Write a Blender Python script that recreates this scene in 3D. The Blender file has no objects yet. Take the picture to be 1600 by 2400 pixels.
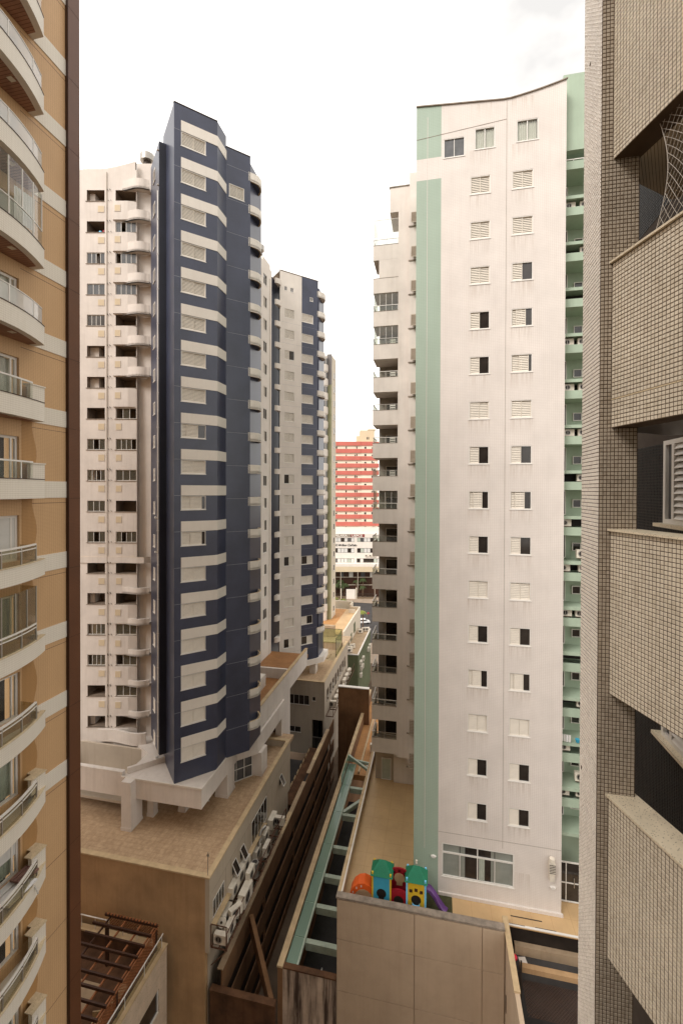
import bpy, bmesh, math, random
from mathutils import Vector, Matrix
random.seed(7)
R = math.radians
sc = bpy.context.scene
COL = sc.collection

# ------------------------------------------------------------------ camera, sky, sun, exposure
YAW = 11.947
cam_d = bpy.data.cameras.new('camera')
cam = bpy.data.objects.new('camera', cam_d); COL.objects.link(cam)
cam_d.sensor_fit = 'VERTICAL'; cam_d.sensor_height = 36.0; cam_d.sensor_width = 24.0
cam_d.lens = 1035.0/2400.0*36.0
PITCH = 0.45
cam.location = (0, 0, 38.0)
cam.rotation_mode = 'XYZ'
cam.matrix_world = (Matrix.Translation((0, 0, 38.0)) @ Matrix.Rotation(R(YAW), 4, 'Z')
                    @ Matrix.Rotation(R(90-PITCH), 4, 'X') @ Matrix.Rotation(R(0.17), 4, 'Z'))
cam_d.shift_y = -(1200-1150+1035*math.tan(R(PITCH)))/2400.0 * 1.0 + 2*1035*math.tan(R(PITCH))/2400.0
cam_d.clip_start = 0.1; cam_d.clip_end = 3000
sc.camera = cam

world = bpy.data.worlds.new('World'); sc.world = world; world.use_nodes = True
wn = world.node_tree; wn.nodes.clear()
SUN_EL, SUN_AZ = 42.0, 214.0          # azimuth clockwise from +Y
wo = wn.nodes.new('ShaderNodeOutputWorld'); bg = wn.nodes.new('ShaderNodeBackground')
sky = wn.nodes.new('ShaderNodeTexSky'); sky.sky_type = 'NISHITA'; sky.sun_disc = False
sky.sun_elevation = R(SUN_EL); sky.sun_rotation = R(SUN_AZ)
tc = wn.nodes.new('ShaderNodeTexCoord'); mp = wn.nodes.new('ShaderNodeMapping')
mp.inputs['Scale'].default_value = (1.0, 1.0, 2.2)
nz = wn.nodes.new('ShaderNodeTexNoise'); nz.inputs['Scale'].default_value = 1.7
nz.inputs['Detail'].default_value = 6; nz.inputs['Roughness'].default_value = 0.55
cr = wn.nodes.new('ShaderNodeValToRGB')
cr.color_ramp.elements[0].position = 0.36; cr.color_ramp.elements[0].color = (0.47, 0.455, 0.435, 1)
cr.color_ramp.elements[1].position = 0.62; cr.color_ramp.elements[1].color = (1.0, 0.955, 0.895, 1)
mul = wn.nodes.new('ShaderNodeMixRGB'); mul.blend_type = 'MULTIPLY'; mul.inputs[0].default_value = 1
mul.inputs[2].default_value = (8.6, 8.6, 8.6, 1)
mx = wn.nodes.new('ShaderNodeMixRGB'); mx.inputs[0].default_value = 0.93
L = wn.links.new
L(tc.outputs['Generated'], mp.inputs['Vector']); L(mp.outputs['Vector'], nz.inputs['Vector'])
L(nz.outputs['Fac'], cr.inputs['Fac']); L(cr.outputs['Color'], mul.inputs[1])
L(sky.outputs['Color'], mx.inputs[1]); L(mul.outputs['Color'], mx.inputs[2])
L(mx.outputs['Color'], bg.inputs['Color']); bg.inputs['Strength'].default_value = 0.125
L(bg.outputs['Background'], wo.inputs['Surface'])

sun_d = bpy.data.lights.new('sun', 'SUN'); sun_d.energy = 1.5; sun_d.angle = R(24); sun_d.color = (1.0, 0.96, 0.93)
sun = bpy.data.objects.new('sun', sun_d); COL.objects.link(sun)
sdir = Vector((math.sin(R(SUN_AZ))*math.cos(R(SUN_EL)), math.cos(R(SUN_AZ))*math.cos(R(SUN_EL)), math.sin(R(SUN_EL))))
sun.rotation_euler = (-sdir).to_track_quat('-Z', 'Y').to_euler()
sun.location = (0, -20, 90)

sc.view_settings.view_transform = 'Standard'; sc.view_settings.look = 'None'
sc.view_settings.gamma = 1.0; sc.view_settings.use_curve_mapping = False
sc.view_settings.exposure = 0.95
sc.render.engine = 'CYCLES'
sc.cycles.max_bounces = 8; sc.cycles.diffuse_bounces = 3; sc.cycles.transparent_max_bounces = 12

# ------------------------------------------------------------------ materials
def mat(name, c, rough=0.75, var=0.10, scale=0.7, streak=0.0, tile=None, grout=None, spec=0.3,
        metal=0.0, bump=0.0, sill=None, speck=None, floor=False, wob=0.0, c2=None, streak_c=(0.22, 0.15, 0.09), sr=(0.48, 0.78)):
    m = bpy.data.materials.new(name); m.use_nodes = True
    nt = m.node_tree; N = nt.nodes; b = N['Principled BSDF']; K = nt.links.new
    b.inputs['Roughness'].default_value = rough; b.inputs['Metallic'].default_value = metal
    b.inputs['Specular IOR Level'].default_value = spec
    t = N.new('ShaderNodeTexCoord')
    n = N.new('ShaderNodeTexNoise'); n.inputs['Scale'].default_value = scale
    n.inputs['Detail'].default_value = 7; n.inputs['Roughness'].default_value = 0.62
    K(t.outputs['Object'], n.inputs['Vector'])
    r = N.new('ShaderNodeMapRange'); r.inputs[1].default_value = 0.3; r.inputs[2].default_value = 0.7
    K(n.outputs['Fac'], r.inputs[0])
    mixc = N.new('ShaderNodeMixRGB')
    a = [max(0, v*(1-var)) for v in c]; d = c2 if c2 else [min(1, v*(1+var)) for v in c]
    mixc.inputs[1].default_value = (*a, 1); mixc.inputs[2].default_value = (*d, 1)
    K(r.outputs[0], mixc.inputs[0]); out = mixc.outputs[0]
    if streak > 0:
        mpn = N.new('ShaderNodeMapping'); mpn.inputs['Scale'].default_value = (1.6, 1.6, 0.10)
        K(t.outputs['Object'], mpn.inputs['Vector'])
        n2 = N.new('ShaderNodeTexNoise'); n2.inputs['Scale'].default_value = 1.7; n2.inputs['Detail'].default_value = 8
        n2.inputs['Roughness'].default_value = 0.66
        K(mpn.outputs['Vector'], n2.inputs['Vector'])
        r2 = N.new('ShaderNodeMapRange'); r2.inputs[1].default_value = sr[0]; r2.inputs[2].default_value = sr[1]
        r2.inputs[4].default_value = streak
        K(n2.outputs['Fac'], r2.inputs[0])
        m2 = N.new('ShaderNodeMixRGB'); m2.inputs[2].default_value = (c[0]*streak_c[0]*2, c[1]*streak_c[1]*2.4, c[2]*streak_c[2]*3, 1)
        K(r2.outputs[0], m2.inputs[0]); K(out, m2.inputs[1]); out = m2.outputs[0]
    if speck:
        v = N.new('ShaderNodeTexVoronoi'); v.inputs['Scale'].default_value = speck[0]
        mps = N.new('ShaderNodeMapping'); mps.inputs['Scale'].default_value = (1, 0.5, 1)
        K(t.outputs['Object'], mps.inputs['Vector']); K(mps.outputs['Vector'], v.inputs['Vector'])
        l = N.new('ShaderNodeMath'); l.operation = 'LESS_THAN'; l.inputs[1].default_value = speck[1]
        K(v.outputs['Distance'], l.inputs[0])
        m3 = N.new('ShaderNodeMixRGB'); m3.inputs[2].default_value = (*speck[2], 1)
        K(l.outputs[0], m3.inputs[0]); K(out, m3.inputs[1]); out = m3.outputs[0]
    if tile:
        s = N.new('ShaderNodeSeparateXYZ'); K(t.outputs['Object'], s.inputs[0])
        def line(sock, p, w, off=0.013):
            q = N.new('ShaderNodeMath'); q.operation = 'MULTIPLY_ADD'; q.inputs[1].default_value = 1/p; q.inputs[2].default_value = off/p
            K(sock, q.inputs[0])
            f = N.new('ShaderNodeMath'); f.operation = 'FRACT'; K(q.outputs[0], f.inputs[0])
            g = N.new('ShaderNodeMath'); g.operation = 'LESS_THAN'; g.inputs[1].default_value = w/p; K(f.outputs[0], g.inputs[0])
            return g.outputs[0]
        p, pz, w = tile
        if floor:
            h = line(s.outputs[0], p, w); v = line(s.outputs[1], pz, w)
        else:
            ad = N.new('ShaderNodeMath'); ad.operation = 'ADD'; K(s.outputs[0], ad.inputs[0]); K(s.outputs[1], ad.inputs[1])
            h = line(ad.outputs[0], p, w); v = line(s.outputs[2], pz, w)
        mxm = N.new('ShaderNodeMath'); mxm.operation = 'MAXIMUM'; K(h, mxm.inputs[0]); K(v, mxm.inputs[1])
        m4 = N.new('ShaderNodeMixRGB'); m4.inputs[2].default_value = (*(grout or [x*0.6 for x in c]), 1)
        K(mxm.outputs[0], m4.inputs[0]); K(out, m4.inputs[1]); out = m4.outputs[0]
    if sill:
        sp = N.new('ShaderNodeSeparateXYZ'); K(t.outputs['Object'], sp.inputs[0])
        def mth(op, a, b_=None):
            q = N.new('ShaderNodeMath'); q.operation = op; q.use_clamp = False
            for i,v in enumerate((a,b_)):
                if v is None: continue
                if isinstance(v,(int,float)): q.inputs[i].default_value = v
                else: K(v, q.inputs[i])
            return q.outputs[0]
        fr = mth('FRACT', mth('DIVIDE', mth('SUBTRACT', sp.outputs[2], sill[0]), sill[1]))
        fall = N.new('ShaderNodeMapRange'); fall.inputs[1].default_value = 0.62; fall.inputs[2].default_value = 1.0; K(fr, fall.inputs[0])
        msk = None
        for x0,x1 in sill[2]:
            q = mth('MULTIPLY', mth('GREATER_THAN', sp.outputs[0], x0), mth('LESS_THAN', sp.outputs[0], x1))
            msk = q if msk is None else mth('ADD', msk, q)
        mps2 = N.new('ShaderNodeMapping'); mps2.inputs['Scale'].default_value = (9, 9, 0.5); K(t.outputs['Object'], mps2.inputs['Vector'])
        n4 = N.new('ShaderNodeTexNoise'); n4.inputs['Scale'].default_value = 1.0; n4.inputs['Detail'].default_value = 5; K(mps2.outputs['Vector'], n4.inputs['Vector'])
        r4 = N.new('ShaderNodeMapRange'); r4.inputs[1].default_value = 0.42; r4.inputs[2].default_value = 0.68; K(n4.outputs['Fac'], r4.inputs[0])
        fac = mth('MULTIPLY', mth('MULTIPLY', fall.outputs[0], msk), mth('MULTIPLY', r4.outputs[0], 0.55))
        m5 = N.new('ShaderNodeMixRGB'); m5.inputs[2].default_value = (c[0]*0.62, c[1]*0.54, c[2]*0.46, 1)
        K(fac, m5.inputs[0]); K(out, m5.inputs[1]); out = m5.outputs[0]
    K(out, b.inputs['Base Color'])
    if bump > 0:
        bn = N.new('ShaderNodeTexNoise'); bn.inputs['Scale'].default_value = 28; bn.inputs['Detail'].default_value = 4
        K(t.outputs['Object'], bn.inputs['Vector'])
        bp = N.new('ShaderNodeBump'); bp.inputs['Strength'].default_value = bump; bp.inputs['Distance'].default_value = 0.03
        K(bn.outputs['Fac'], bp.inputs['Height']); K(bp.outputs[0], b.inputs['Normal'])
    return m

def glass_mat(name, tint, alpha, rough=0.03):
    m = bpy.data.materials.new(name); m.use_nodes = True
    nt = m.node_tree; N = nt.nodes; K = nt.links.new; o = N['Material Output']
    N.remove(N['Principled BSDF'])
    tr = N.new('ShaderNodeBsdfTransparent'); tr.inputs[0].default_value = (*tint, 1)
    df = N.new('ShaderNodeBsdfDiffuse'); df.inputs[0].default_value = (*[v*(0.85 if alpha > 0.39 else 0.5) for v in tint], 1)
    gl = N.new('ShaderNodeBsdfGlossy'); gl.inputs['Roughness'].default_value = rough
    fr = N.new('ShaderNodeFresnel'); fr.inputs[0].default_value = 1.5
    m1 = N.new('ShaderNodeMixShader'); m1.inputs[0].default_value = alpha
    K(tr.outputs[0], m1.inputs[1]); K(df.outputs[0], m1.inputs[2])
    ge = N.new('ShaderNodeNewGeometry'); iv = N.new('ShaderNodeMath'); iv.operation = 'SUBTRACT'; iv.inputs[0].default_value = 1
    K(ge.outputs['Backfacing'], iv.inputs[1]); fm = N.new('ShaderNodeMath'); fm.operation = 'MULTIPLY'; K(fr.outputs[0], fm.inputs[0]); K(iv.outputs[0], fm.inputs[1])
    m2 = N.new('ShaderNodeMixShader'); K(fm.outputs[0], m2.inputs[0]); K(m1.outputs[0], m2.inputs[1]); K(gl.outputs[0], m2.inputs[2])
    K(m2.outputs[0], o.inputs['Surface'])
    return m

M = {}
M['gt_white'] = mat('white_small_tile', (0.71, 0.645, 0.585), 0.6, 0.08, 0.45, 0.12, (0.12, 0.10, 0.010), (0.58, 0.50, 0.44), sill=(16.5, 2.9, [(2.08,3.42),(4.63,6.0)]))
M['gt_green'] = mat('mint_green_tile', (0.37, 0.445, 0.36), 0.55, 0.06, 0.3, 0.12, (0.12, 0.10, 0.010), (0.27, 0.35, 0.26))
M['gt_green2'] = mat('mint_green_paint', (0.37, 0.45, 0.34), 0.7, 0.08, 0.6, 0.15)
M['stucco'] = mat('pale_stucco', (0.68, 0.61, 0.545), 0.85, 0.09, 0.5, 0.20, bump=0.15)
M['white'] = mat('off_white_paint', (0.72, 0.655, 0.58), 0.7, 0.07, 0.5, 0.10)
M['cream'] = mat('cream_paint', (0.66, 0.58, 0.46), 0.75, 0.07, 0.5, 0.15)
M['alu'] = mat('white_aluminium', (0.73, 0.69, 0.63), 0.4, 0.04, 3, spec=0.5)
M['shutter'] = mat('cream_shutter', (0.72, 0.65, 0.55), 0.5, 0.06, 2)
M['slat_b'] = mat('grey_brown_slat', (0.30, 0.23, 0.17), 0.6, 0.15, 3)
M['blue'] = mat('dark_blue_tile', (0.040, 0.046, 0.077), 0.32, 0.32, 0.35, 0.25, (0.10, 0.05, 0.004), (0.066, 0.073, 0.112), spec=0.55, streak_c=(0.4,0.25,0.2))
M['blue_d'] = mat('shaded_blue_tile', (0.017, 0.018, 0.028), 0.35, 0.3, 0.5, spec=0.45)  # blue tile with the shade between the blocks put into its colour
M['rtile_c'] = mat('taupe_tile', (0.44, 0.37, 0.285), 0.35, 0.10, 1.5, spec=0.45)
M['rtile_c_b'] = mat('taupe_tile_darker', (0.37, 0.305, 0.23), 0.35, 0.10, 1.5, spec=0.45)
M['blue_joint'] = mat('pale_joint', (0.30, 0.31, 0.34), 0.6)
M['band'] = mat('white_band_tile', (0.76, 0.70, 0.62), 0.5, 0.05, 0.6, 0.10, (0.10, 0.10, 0.006), (0.60, 0.54, 0.46))
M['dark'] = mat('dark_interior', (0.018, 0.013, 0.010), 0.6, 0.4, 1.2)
M['room'] = mat('dim_room_wall', (0.22, 0.165, 0.12), 0.8, 0.3, 0.8)
M['pane'] = mat('dark_window_glass', (0.030, 0.024, 0.020), 0.08, 0.5, 0.9, spec=0.6)
M['pane2'] = mat('grey_window_glass', (0.10, 0.10, 0.10), 0.07, 0.4, 0.9, spec=0.6)
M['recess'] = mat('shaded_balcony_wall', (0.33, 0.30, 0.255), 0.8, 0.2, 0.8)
M['pane3'] = mat('curtained_grey_glass', (0.26, 0.27, 0.235), 0.12, 0.2, 0.8, spec=0.5)
M['curtain'] = mat('pale_curtain', (0.62, 0.60, 0.56), 0.9, 0.08, 2)
M['curtain_g'] = mat('greenish_curtain', (0.42, 0.45, 0.38), 0.9, 0.12, 2)
M['lb_beige'] = mat('beige_small_tile', (0.60, 0.385, 0.205), 0.5, 0.07, 0.35, 0.10, (0.10, 0.053, 0.007), (0.40, 0.23, 0.10))
M['lb_beige2'] = mat('deep_beige_tile', (0.48, 0.27, 0.11), 0.5, 0.07, 0.35, 0.10, (0.053, 0.053, 0.010), (0.29, 0.155, 0.06))
M['lb_white'] = mat('white_mosaic', (0.77, 0.71, 0.61), 0.45, 0.04, 0.6, 0.08, (0.075, 0.075, 0.009), (0.58, 0.51, 0.41))
M['lb_brown'] = mat('brown_mosaic', (0.135, 0.052, 0.022), 0.4, 0.15, 0.5, 0.0, (0.06, 0.06, 0.007), (0.06, 0.022, 0.01), spec=0.4)
M['lb_dark'] = mat('dark_brown_mosaic', (0.045, 0.017, 0.008), 0.4, 0.15, 0.5)
M['soffit'] = mat('reddish_wood_ceiling', (0.30, 0.15, 0.095), 0.55, 0.25, 2.0, 0, (0.12, 9.0, 0.018), (0.12, 0.05, 0.03), floor=True)
M['stone'] = mat('speckled_granite', (0.62, 0.50, 0.33), 0.45, 0.12, 6, speck=(55, 0.22, (0.16, 0.10, 0.05)))
M['granite'] = mat('pale_granite_coping', (0.70, 0.60, 0.44), 0.4, 0.10, 5, speck=(62, 0.20, (0.14, 0.10, 0.07)))
M['coping'] = mat('tan_stone_coping', (0.52, 0.38, 0.22), 0.6, 0.16, 2.0, 0.2)
M['grey_cap'] = mat('dark_stained_coping', (0.26, 0.21, 0.165), 0.8, 0.35, 2.4)
M['rtile'] = mat('grey_beige_tile', (0.70, 0.615, 0.485), 0.35, 0.10, 1.5, spec=0.45)
M['rtile_l'] = mat('glazed_tile_with_glare', (0.80, 0.725, 0.63), 0.5, 0.08, 1.2, spec=0.6)  # column's left face: glare put into a lighter base colour
M['rtile_b'] = mat('grey_beige_tile_darker', (0.63, 0.545, 0.42), 0.35, 0.10, 1.5, spec=0.45)
M['rtile_l_b'] = mat('glazed_tile_with_glare_darker', (0.74, 0.66, 0.57), 0.5, 0.08, 1.2, spec=0.6)
M['rblack_b'] = mat('black_glazed_tile_browner', (0.016, 0.011, 0.009), 0.45, 0.3, 2, spec=0.25)
M['rgrout'] = mat('dark_grout', (0.085, 0.055, 0.033), 0.9, 0.2, 4)
M['rblack'] = mat('black_glazed_tile', (0.010, 0.008, 0.007), 0.45, 0.3, 2, spec=0.25)
M['rgrout2'] = mat('brown_grout', (0.060, 0.046, 0.036), 0.9, 0.2, 4)
M['rt_pat'] = mat('grey_beige_tile_field', (0.47, 0.385, 0.275), 0.4, 0.10, 1.5, 0, (0.043, 0.043, 0.006), (0.06, 0.038, 0.022))
M['concrete'] = mat('stained_concrete', (0.40, 0.29, 0.185), 0.85, 0.18, 0.55, 0.45, bump=0.25)
M['concrete_b'] = mat('brown_stained_wall', (0.44, 0.275, 0.14), 0.85, 0.24, 0.35, 0.32)
M['panel'] = mat('tan_render_panel', (0.50, 0.375, 0.26), 0.85, 0.10, 0.45, 0.16, bump=0.1)
M['grime'] = mat('black_stained_concrete', (0.47, 0.36, 0.27), 0.9, 0.25, 0.8, 1.0, streak_c=(0.06, 0.04, 0.03), sr=(0.42, 0.62), bump=0.3)
M['rust'] = mat('dark_rusty_concrete', (0.105, 0.050, 0.024), 0.9, 0.45, 0.9, 0.6)
M['garage'] = mat('brown_garage_beam', (0.20, 0.105, 0.050), 0.9, 0.30, 0.5, 0.4)
M['podwall'] = mat('greyish_podium_wall', (0.47, 0.39, 0.295), 0.85, 0.09, 0.4, 0.22)
M['grey_wall'] = mat('grey_stucco', (0.44, 0.37, 0.29), 0.85, 0.08, 0.4, 0.22)
M['floor_a'] = mat('mottled_stone_floor', (0.44, 0.29, 0.17), 0.7, 0.16, 3.4, 0, (0.45, 0.45, 0.016), (0.30, 0.18, 0.09), floor=True, c2=(0.54, 0.38, 0.235))
M['floor_b'] = mat('warm_tile_floor', (0.54, 0.36, 0.185), 0.5, 0.12, 0.5, 0, (1.2, 1.2, 0.018), (0.42, 0.26, 0.12), floor=True)
M['floor_c'] = mat('terracotta_floor', (0.44, 0.22, 0.08), 0.7, 0.18, 0.8, 0, (0.45, 0.45, 0.02), (0.3, 0.15, 0.06), floor=True)
M['deck'] = mat('wooden_deck_floor', (0.34, 0.165, 0.065), 0.6, 0.2, 0.9, 0, (40.0, 0.2, 0.015), (0.19, 0.085, 0.03), floor=True)
M['asphalt'] = mat('asphalt', (0.05, 0.045, 0.042), 0.9, 0.25, 0.8)
M['paving'] = mat('pavement', (0.30, 0.23, 0.17), 0.85, 0.15, 0.6)
M['earth'] = mat('ground', (0.13, 0.09, 0.06), 0.95, 0.3, 0.3)
M['steel'] = mat('galvanised_metal', (0.42, 0.39, 0.35), 0.4, 0.1, 3, metal=0.7)
M['rail'] = mat('dark_metal', (0.06, 0.045, 0.035), 0.5, 0.2, 3, metal=0.4)
M['rackm'] = mat('rusty_metal', (0.11, 0.05, 0.028), 0.7, 0.3, 4)
M['skyframe'] = mat('pale_green_metal', (0.40, 0.47, 0.38), 0.5, 0.18, 1.6, 0.4)
M['acw'] = mat('aged_white_casing', (0.74, 0.67, 0.56), 0.5, 0.14, 2, 0.25)
M['acd'] = mat('fan_grille', (0.035, 0.03, 0.028), 0.6, 0.2, 3)
M['wood'] = mat('dark_stained_wood', (0.050, 0.020, 0.010), 0.55, 0.3, 3)
M['wood_r'] = mat('reddish_wood', (0.26, 0.095, 0.035), 0.6, 0.25, 3)
M['rough'] = mat('rough_white_stone', (0.60, 0.47, 0.34), 0.9, 0.14, 1.2, 0.2, bump=0.9, speck=(6.5, 0.16, (0.42, 0.31, 0.20)))
M['red'] = mat('red_paint', (0.55, 0.15, 0.115), 0.6, 0.12, 0.2, 0.1)
M['redwall'] = mat('pale_cream_paint', (0.80, 0.70, 0.55), 0.8, 0.06, 0.2)
M['tan'] = mat('tan_paint', (0.62, 0.50, 0.34), 0.8, 0.06, 0.2)
M['olive'] = mat('olive_green_tile', (0.25, 0.245, 0.14), 0.6, 0.1, 0.2)
M['slate'] = mat('dark_grey_tile', (0.16, 0.145, 0.135), 0.6, 0.1, 0.2)
M['lowgreen'] = mat('weathered_green_wall', (0.115, 0.128, 0.068), 0.85, 0.15, 0.4, 0.4)
M['signred'] = mat('dark_red_sign', (0.22, 0.03, 0.025), 0.5)
M['black'] = mat('black_lettering', (0.015, 0.014, 0.014), 0.5)
M['leaf'] = mat('palm_leaf', (0.055, 0.075, 0.025), 0.6, 0.4, 2)
M['leaf2'] = mat('bright_leaf', (0.19, 0.21, 0.04), 0.6, 0.4, 2)
M['bark'] = mat('palm_bark', (0.16, 0.10, 0.06), 0.9, 0.2, 3)
M['p_green'] = mat('green_plastic', (0.012, 0.19, 0.095), 0.4, 0.10, 3)
M['p_blue'] = mat('light_blue_plastic', (0.055, 0.36, 0.52), 0.35, 0.08, 3)
M['p_red'] = mat('dark_red_plastic', (0.30, 0.012, 0.022), 0.35, 0.08, 3)
M['p_orange'] = mat('orange_plastic', (0.74, 0.12, 0.02), 0.35, 0.06, 3)
M['p_yellow'] = mat('yellow_plastic', (0.66, 0.43, 0.03), 0.35, 0.06, 3)
M['p_purple'] = mat('purple_plastic', (0.17, 0.075, 0.24), 0.3, 0.06, 3)
M['p_sky'] = mat('bright_blue_plastic', (0.20, 0.58, 0.85), 0.35, 0.06, 3)
M['mat_g'] = mat('olive_rubber_mat', (0.060, 0.058, 0.025), 0.9, 0.2, 3)
M['pink'] = mat('bright_red_plastic', (0.70, 0.02, 0.05), 0.35)
M['cloth'] = mat('white_cloth', (0.74, 0.72, 0.70), 0.9, 0.06, 4)
M['cloth_b'] = mat('brown_cloth', (0.20, 0.11, 0.09), 0.9, 0.2, 4)
M['net'] = mat('white_cord', (0.55, 0.50, 0.44), 0.8)
M['carw'] = mat('white_car_paint', (0.75, 0.74, 0.73), 0.25, 0.03, 1, spec=0.5)
G_CLEAR = glass_mat('clear_glass', (0.95, 0.96, 0.93), 0.05)
G_TINT = glass_mat('brownish_glass', (0.84, 0.81, 0.70), 0.10)
G_GREEN = glass_mat('green_roof_glass', (0.46, 0.64, 0.52), 0.46, 0.06)
G_PALE = glass_mat('pale_glass', (0.95, 0.94, 0.91), 0.45)
G_FENCE = glass_mat('green_fence_glass', (0.82, 0.86, 0.70), 0.07)

# ------------------------------------------------------------------ mesh helpers
class MB:
    def __init__(s): s.v = []; s.f = []; s.mi = []; s.sm = []
    def add(s, vs, fs, m=0, smooth=False):
        b = len(s.v); s.v += [tuple(x) for x in vs]
        for f in fs: s.f.append([b+i for i in f]); s.mi.append(m); s.sm.append(smooth)
    def box(s, x0, x1, y0, y1, z0, z1, m=0):
        s.add([(x0,y0,z0),(x1,y0,z0),(x1,y1,z0),(x0,y1,z0),(x0,y0,z1),(x1,y0,z1),(x1,y1,z1),(x0,y1,z1)],
              [(0,3,2,1),(4,5,6,7),(0,1,5,4),(1,2,6,5),(2,3,7,6),(3,0,4,7)], m)
    def quad(s, a, b, c, d, m=0): s.add([a,b,c,d], [(0,1,2,3)], m)
    def prism(s, poly, z0, z1, m=0, mtop=None, mbot=None, smooth=False):
        n = len(poly); A = sum(poly[i][0]*poly[(i+1)%n][1]-poly[(i+1)%n][0]*poly[i][1] for i in range(n))
        if A < 0: poly = poly[::-1]
        vs = [(x,y,z0) for x,y in poly]+[(x,y,z1) for x,y in poly]
        b = len(s.v); s.v += vs
        for i in range(n):
            j = (i+1)%n; s.f.append([b+i,b+j,b+n+j,b+n+i]); s.mi.append(m); s.sm.append(smooth)
        s.f.append([b+n+i for i in range(n)]); s.mi.append(m if mtop is None else mtop); s.sm.append(False)
        s.f.append([b+i for i in reversed(range(n))]); s.mi.append(m if mbot is None else mbot); s.sm.append(False)
    def strip(s, path, t, z0, z1, m=0, mtop=None):
        """wall of thickness t along an open plan path (offset to the left side)"""
        n = len(path); off = []
        for i in range(n):
            a = Vector(path[max(i-1,0)]); c = Vector(path[min(i+1,n-1)]); d = (c-a).normalized()
            off.append((path[i][0]-d.y*t, path[i][1]+d.x*t))
        for i in range(n-1):
            p = [path[i], path[i+1], off[i+1], off[i]]
            vs = [(x,y,z0) for x,y in p]+[(x,y,z1) for x,y in p]
            fs = [(0,1,5,4),(2,3,7,6)]
            if i == 0: fs.append((3,0,4,7))
            if i == n-2: fs.append((1,2,6,5))
            s.add(vs, fs, m); s.add(vs, [(4,5,6,7),(3,2,1,0)], m if mtop is None else mtop)
    def bar(s, a, b, w, h=None, m=0):
        a = Vector(a); b = Vector(b); d = (b-a).normalized(); h = h or w
        up = Vector((0,0,1)) if abs(d.z) < 0.95 else Vector((0,1,0))
        x = d.cross(up).normalized(); y = x.cross(d)
        o = [x*(i*w/2)+y*(j*h/2) for i,j in ((-1,-1),(1,-1),(1,1),(-1,1))]
        s.add([a+q for q in o]+[b+q for q in o], [(0,3,2,1),(4,5,6,7),(0,1,5,4),(1,2,6,5),(2,3,7,6),(3,0,4,7)], m)
    def cyl(s, c, r, z0, z1, n=12, m=0, r2=None):
        r2 = r if r2 is None else r2
        vs = [(c[0]+r*math.cos(2*math.pi*i/n), c[1]+r*math.sin(2*math.pi*i/n), z0) for i in range(n)]
        vs += [(c[0]+r2*math.cos(2*math.pi*i/n), c[1]+r2*math.sin(2*math.pi*i/n), z1) for i in range(n)]
        s.add(vs, [(i,(i+1)%n,n+(i+1)%n,n+i) for i in range(n)], m, True)
        s.add(vs, [tuple(range(n,2*n)), tuple(reversed(range(n)))], m)
    def tube(s, pts, r, n=6, m=0):
        pts = [Vector(p) for p in pts]
        b = len(s.v)
        for i,p in enumerate(pts):
            d = (pts[min(i+1,len(pts)-1)]-pts[max(i-1,0)]).normalized()
            up = Vector((0,0,1)) if abs(d.z) < 0.9 else Vector((1,0,0))
            x = d.cross(up).normalized(); y = x.cross(d)
            for k in range(n):
                a = 2*math.pi*k/n; s.v.append(tuple(p+x*(r*math.cos(a))+y*(r*math.sin(a))))
        for i in range(len(pts)-1):
            for k in range(n):
                s.f.append([b+i*n+k, b+i*n+(k+1)%n, b+(i+1)*n+(k+1)%n, b+(i+1)*n+k]); s.mi.append(m); s.sm.append(True)
        s.f.append([b+k for k in reversed(range(n))]); s.mi.append(m); s.sm.append(False)
        e = b+(len(pts)-1)*n; s.f.append([e+k for k in range(n)]); s.mi.append(m); s.sm.append(False)
    def disc_y(s, cx, y, cz, r, n=14, m=0, ring=None):
        if ring:
            vs = []
            for i in range(n):
                a = 2*math.pi*i/n
                vs += [(cx+r*math.cos(a), y, cz+r*math.sin(a)), (cx+ring*math.cos(a), y, cz+ring*math.sin(a))]
            s.add(vs, [(2*i, (2*i+2)%(2*n), (2*i+3)%(2*n), 2*i+1) for i in range(n)], m)
        else:
            s.add([(cx+r*math.cos(2*math.pi*i/n), y, cz+r*math.sin(2*math.pi*i/n)) for i in range(n)], [tuple(range(n))], m)
    def holed(s, u0, u1, z0, z1, holes, dep, y=0.0, m=0, mr=None, back=None):
        """wall sheet in local x,z at y with rectangular openings; reveals go back to y+dep"""
        mr = m if mr is None else mr
        us = sorted({u0,u1,*[h[0] for h in holes],*[h[1] for h in holes]}); us = [u for u in us if u0 <= u <= u1]
        zs = sorted({z0,z1,*[h[2] for h in holes],*[h[3] for h in holes]}); zs = [z for z in zs if z0 <= z <= z1]
        for j in range(len(zs)-1):
            run = None
            for i in range(len(us)-1):
                cu = (us[i]+us[i+1])/2; cz = (zs[j]+zs[j+1])/2
                inh = any(h[0] < cu < h[1] and h[2] < cz < h[3] for h in holes)
                if not inh: s.quad((us[i],y,zs[j]),(us[i+1],y,zs[j]),(us[i+1],y,zs[j+1]),(us[i],y,zs[j+1]), m)
        for (a,b,c,d) in holes:
            s.quad((a,y,c),(a,y+dep,c),(a,y+dep,d),(a,y,d), mr); s.quad((b,y+dep,c),(b,y,c),(b,y,d),(b,y+dep,d), mr)
            s.quad((a,y,c),(b,y,c),(b,y+dep,c),(a,y+dep,c), mr); s.quad((a,y+dep,d),(b,y+dep,d),(b,y,d),(a,y,d), mr)
            if back is not None: s.quad((a,y+dep,c),(b,y+dep,c),(b,y+dep,d),(a,y+dep,d), back)
    def mesh(s, name, mats):
        me = bpy.data.meshes.new(name); me.from_pydata(s.v, [], s.f)
        for x in mats: me.materials.append(M[x] if isinstance(x, str) else x)
        me.polygons.foreach_set('material_index', s.mi); me.polygons.foreach_set('use_smooth', s.sm); me.update()
        return me

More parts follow.
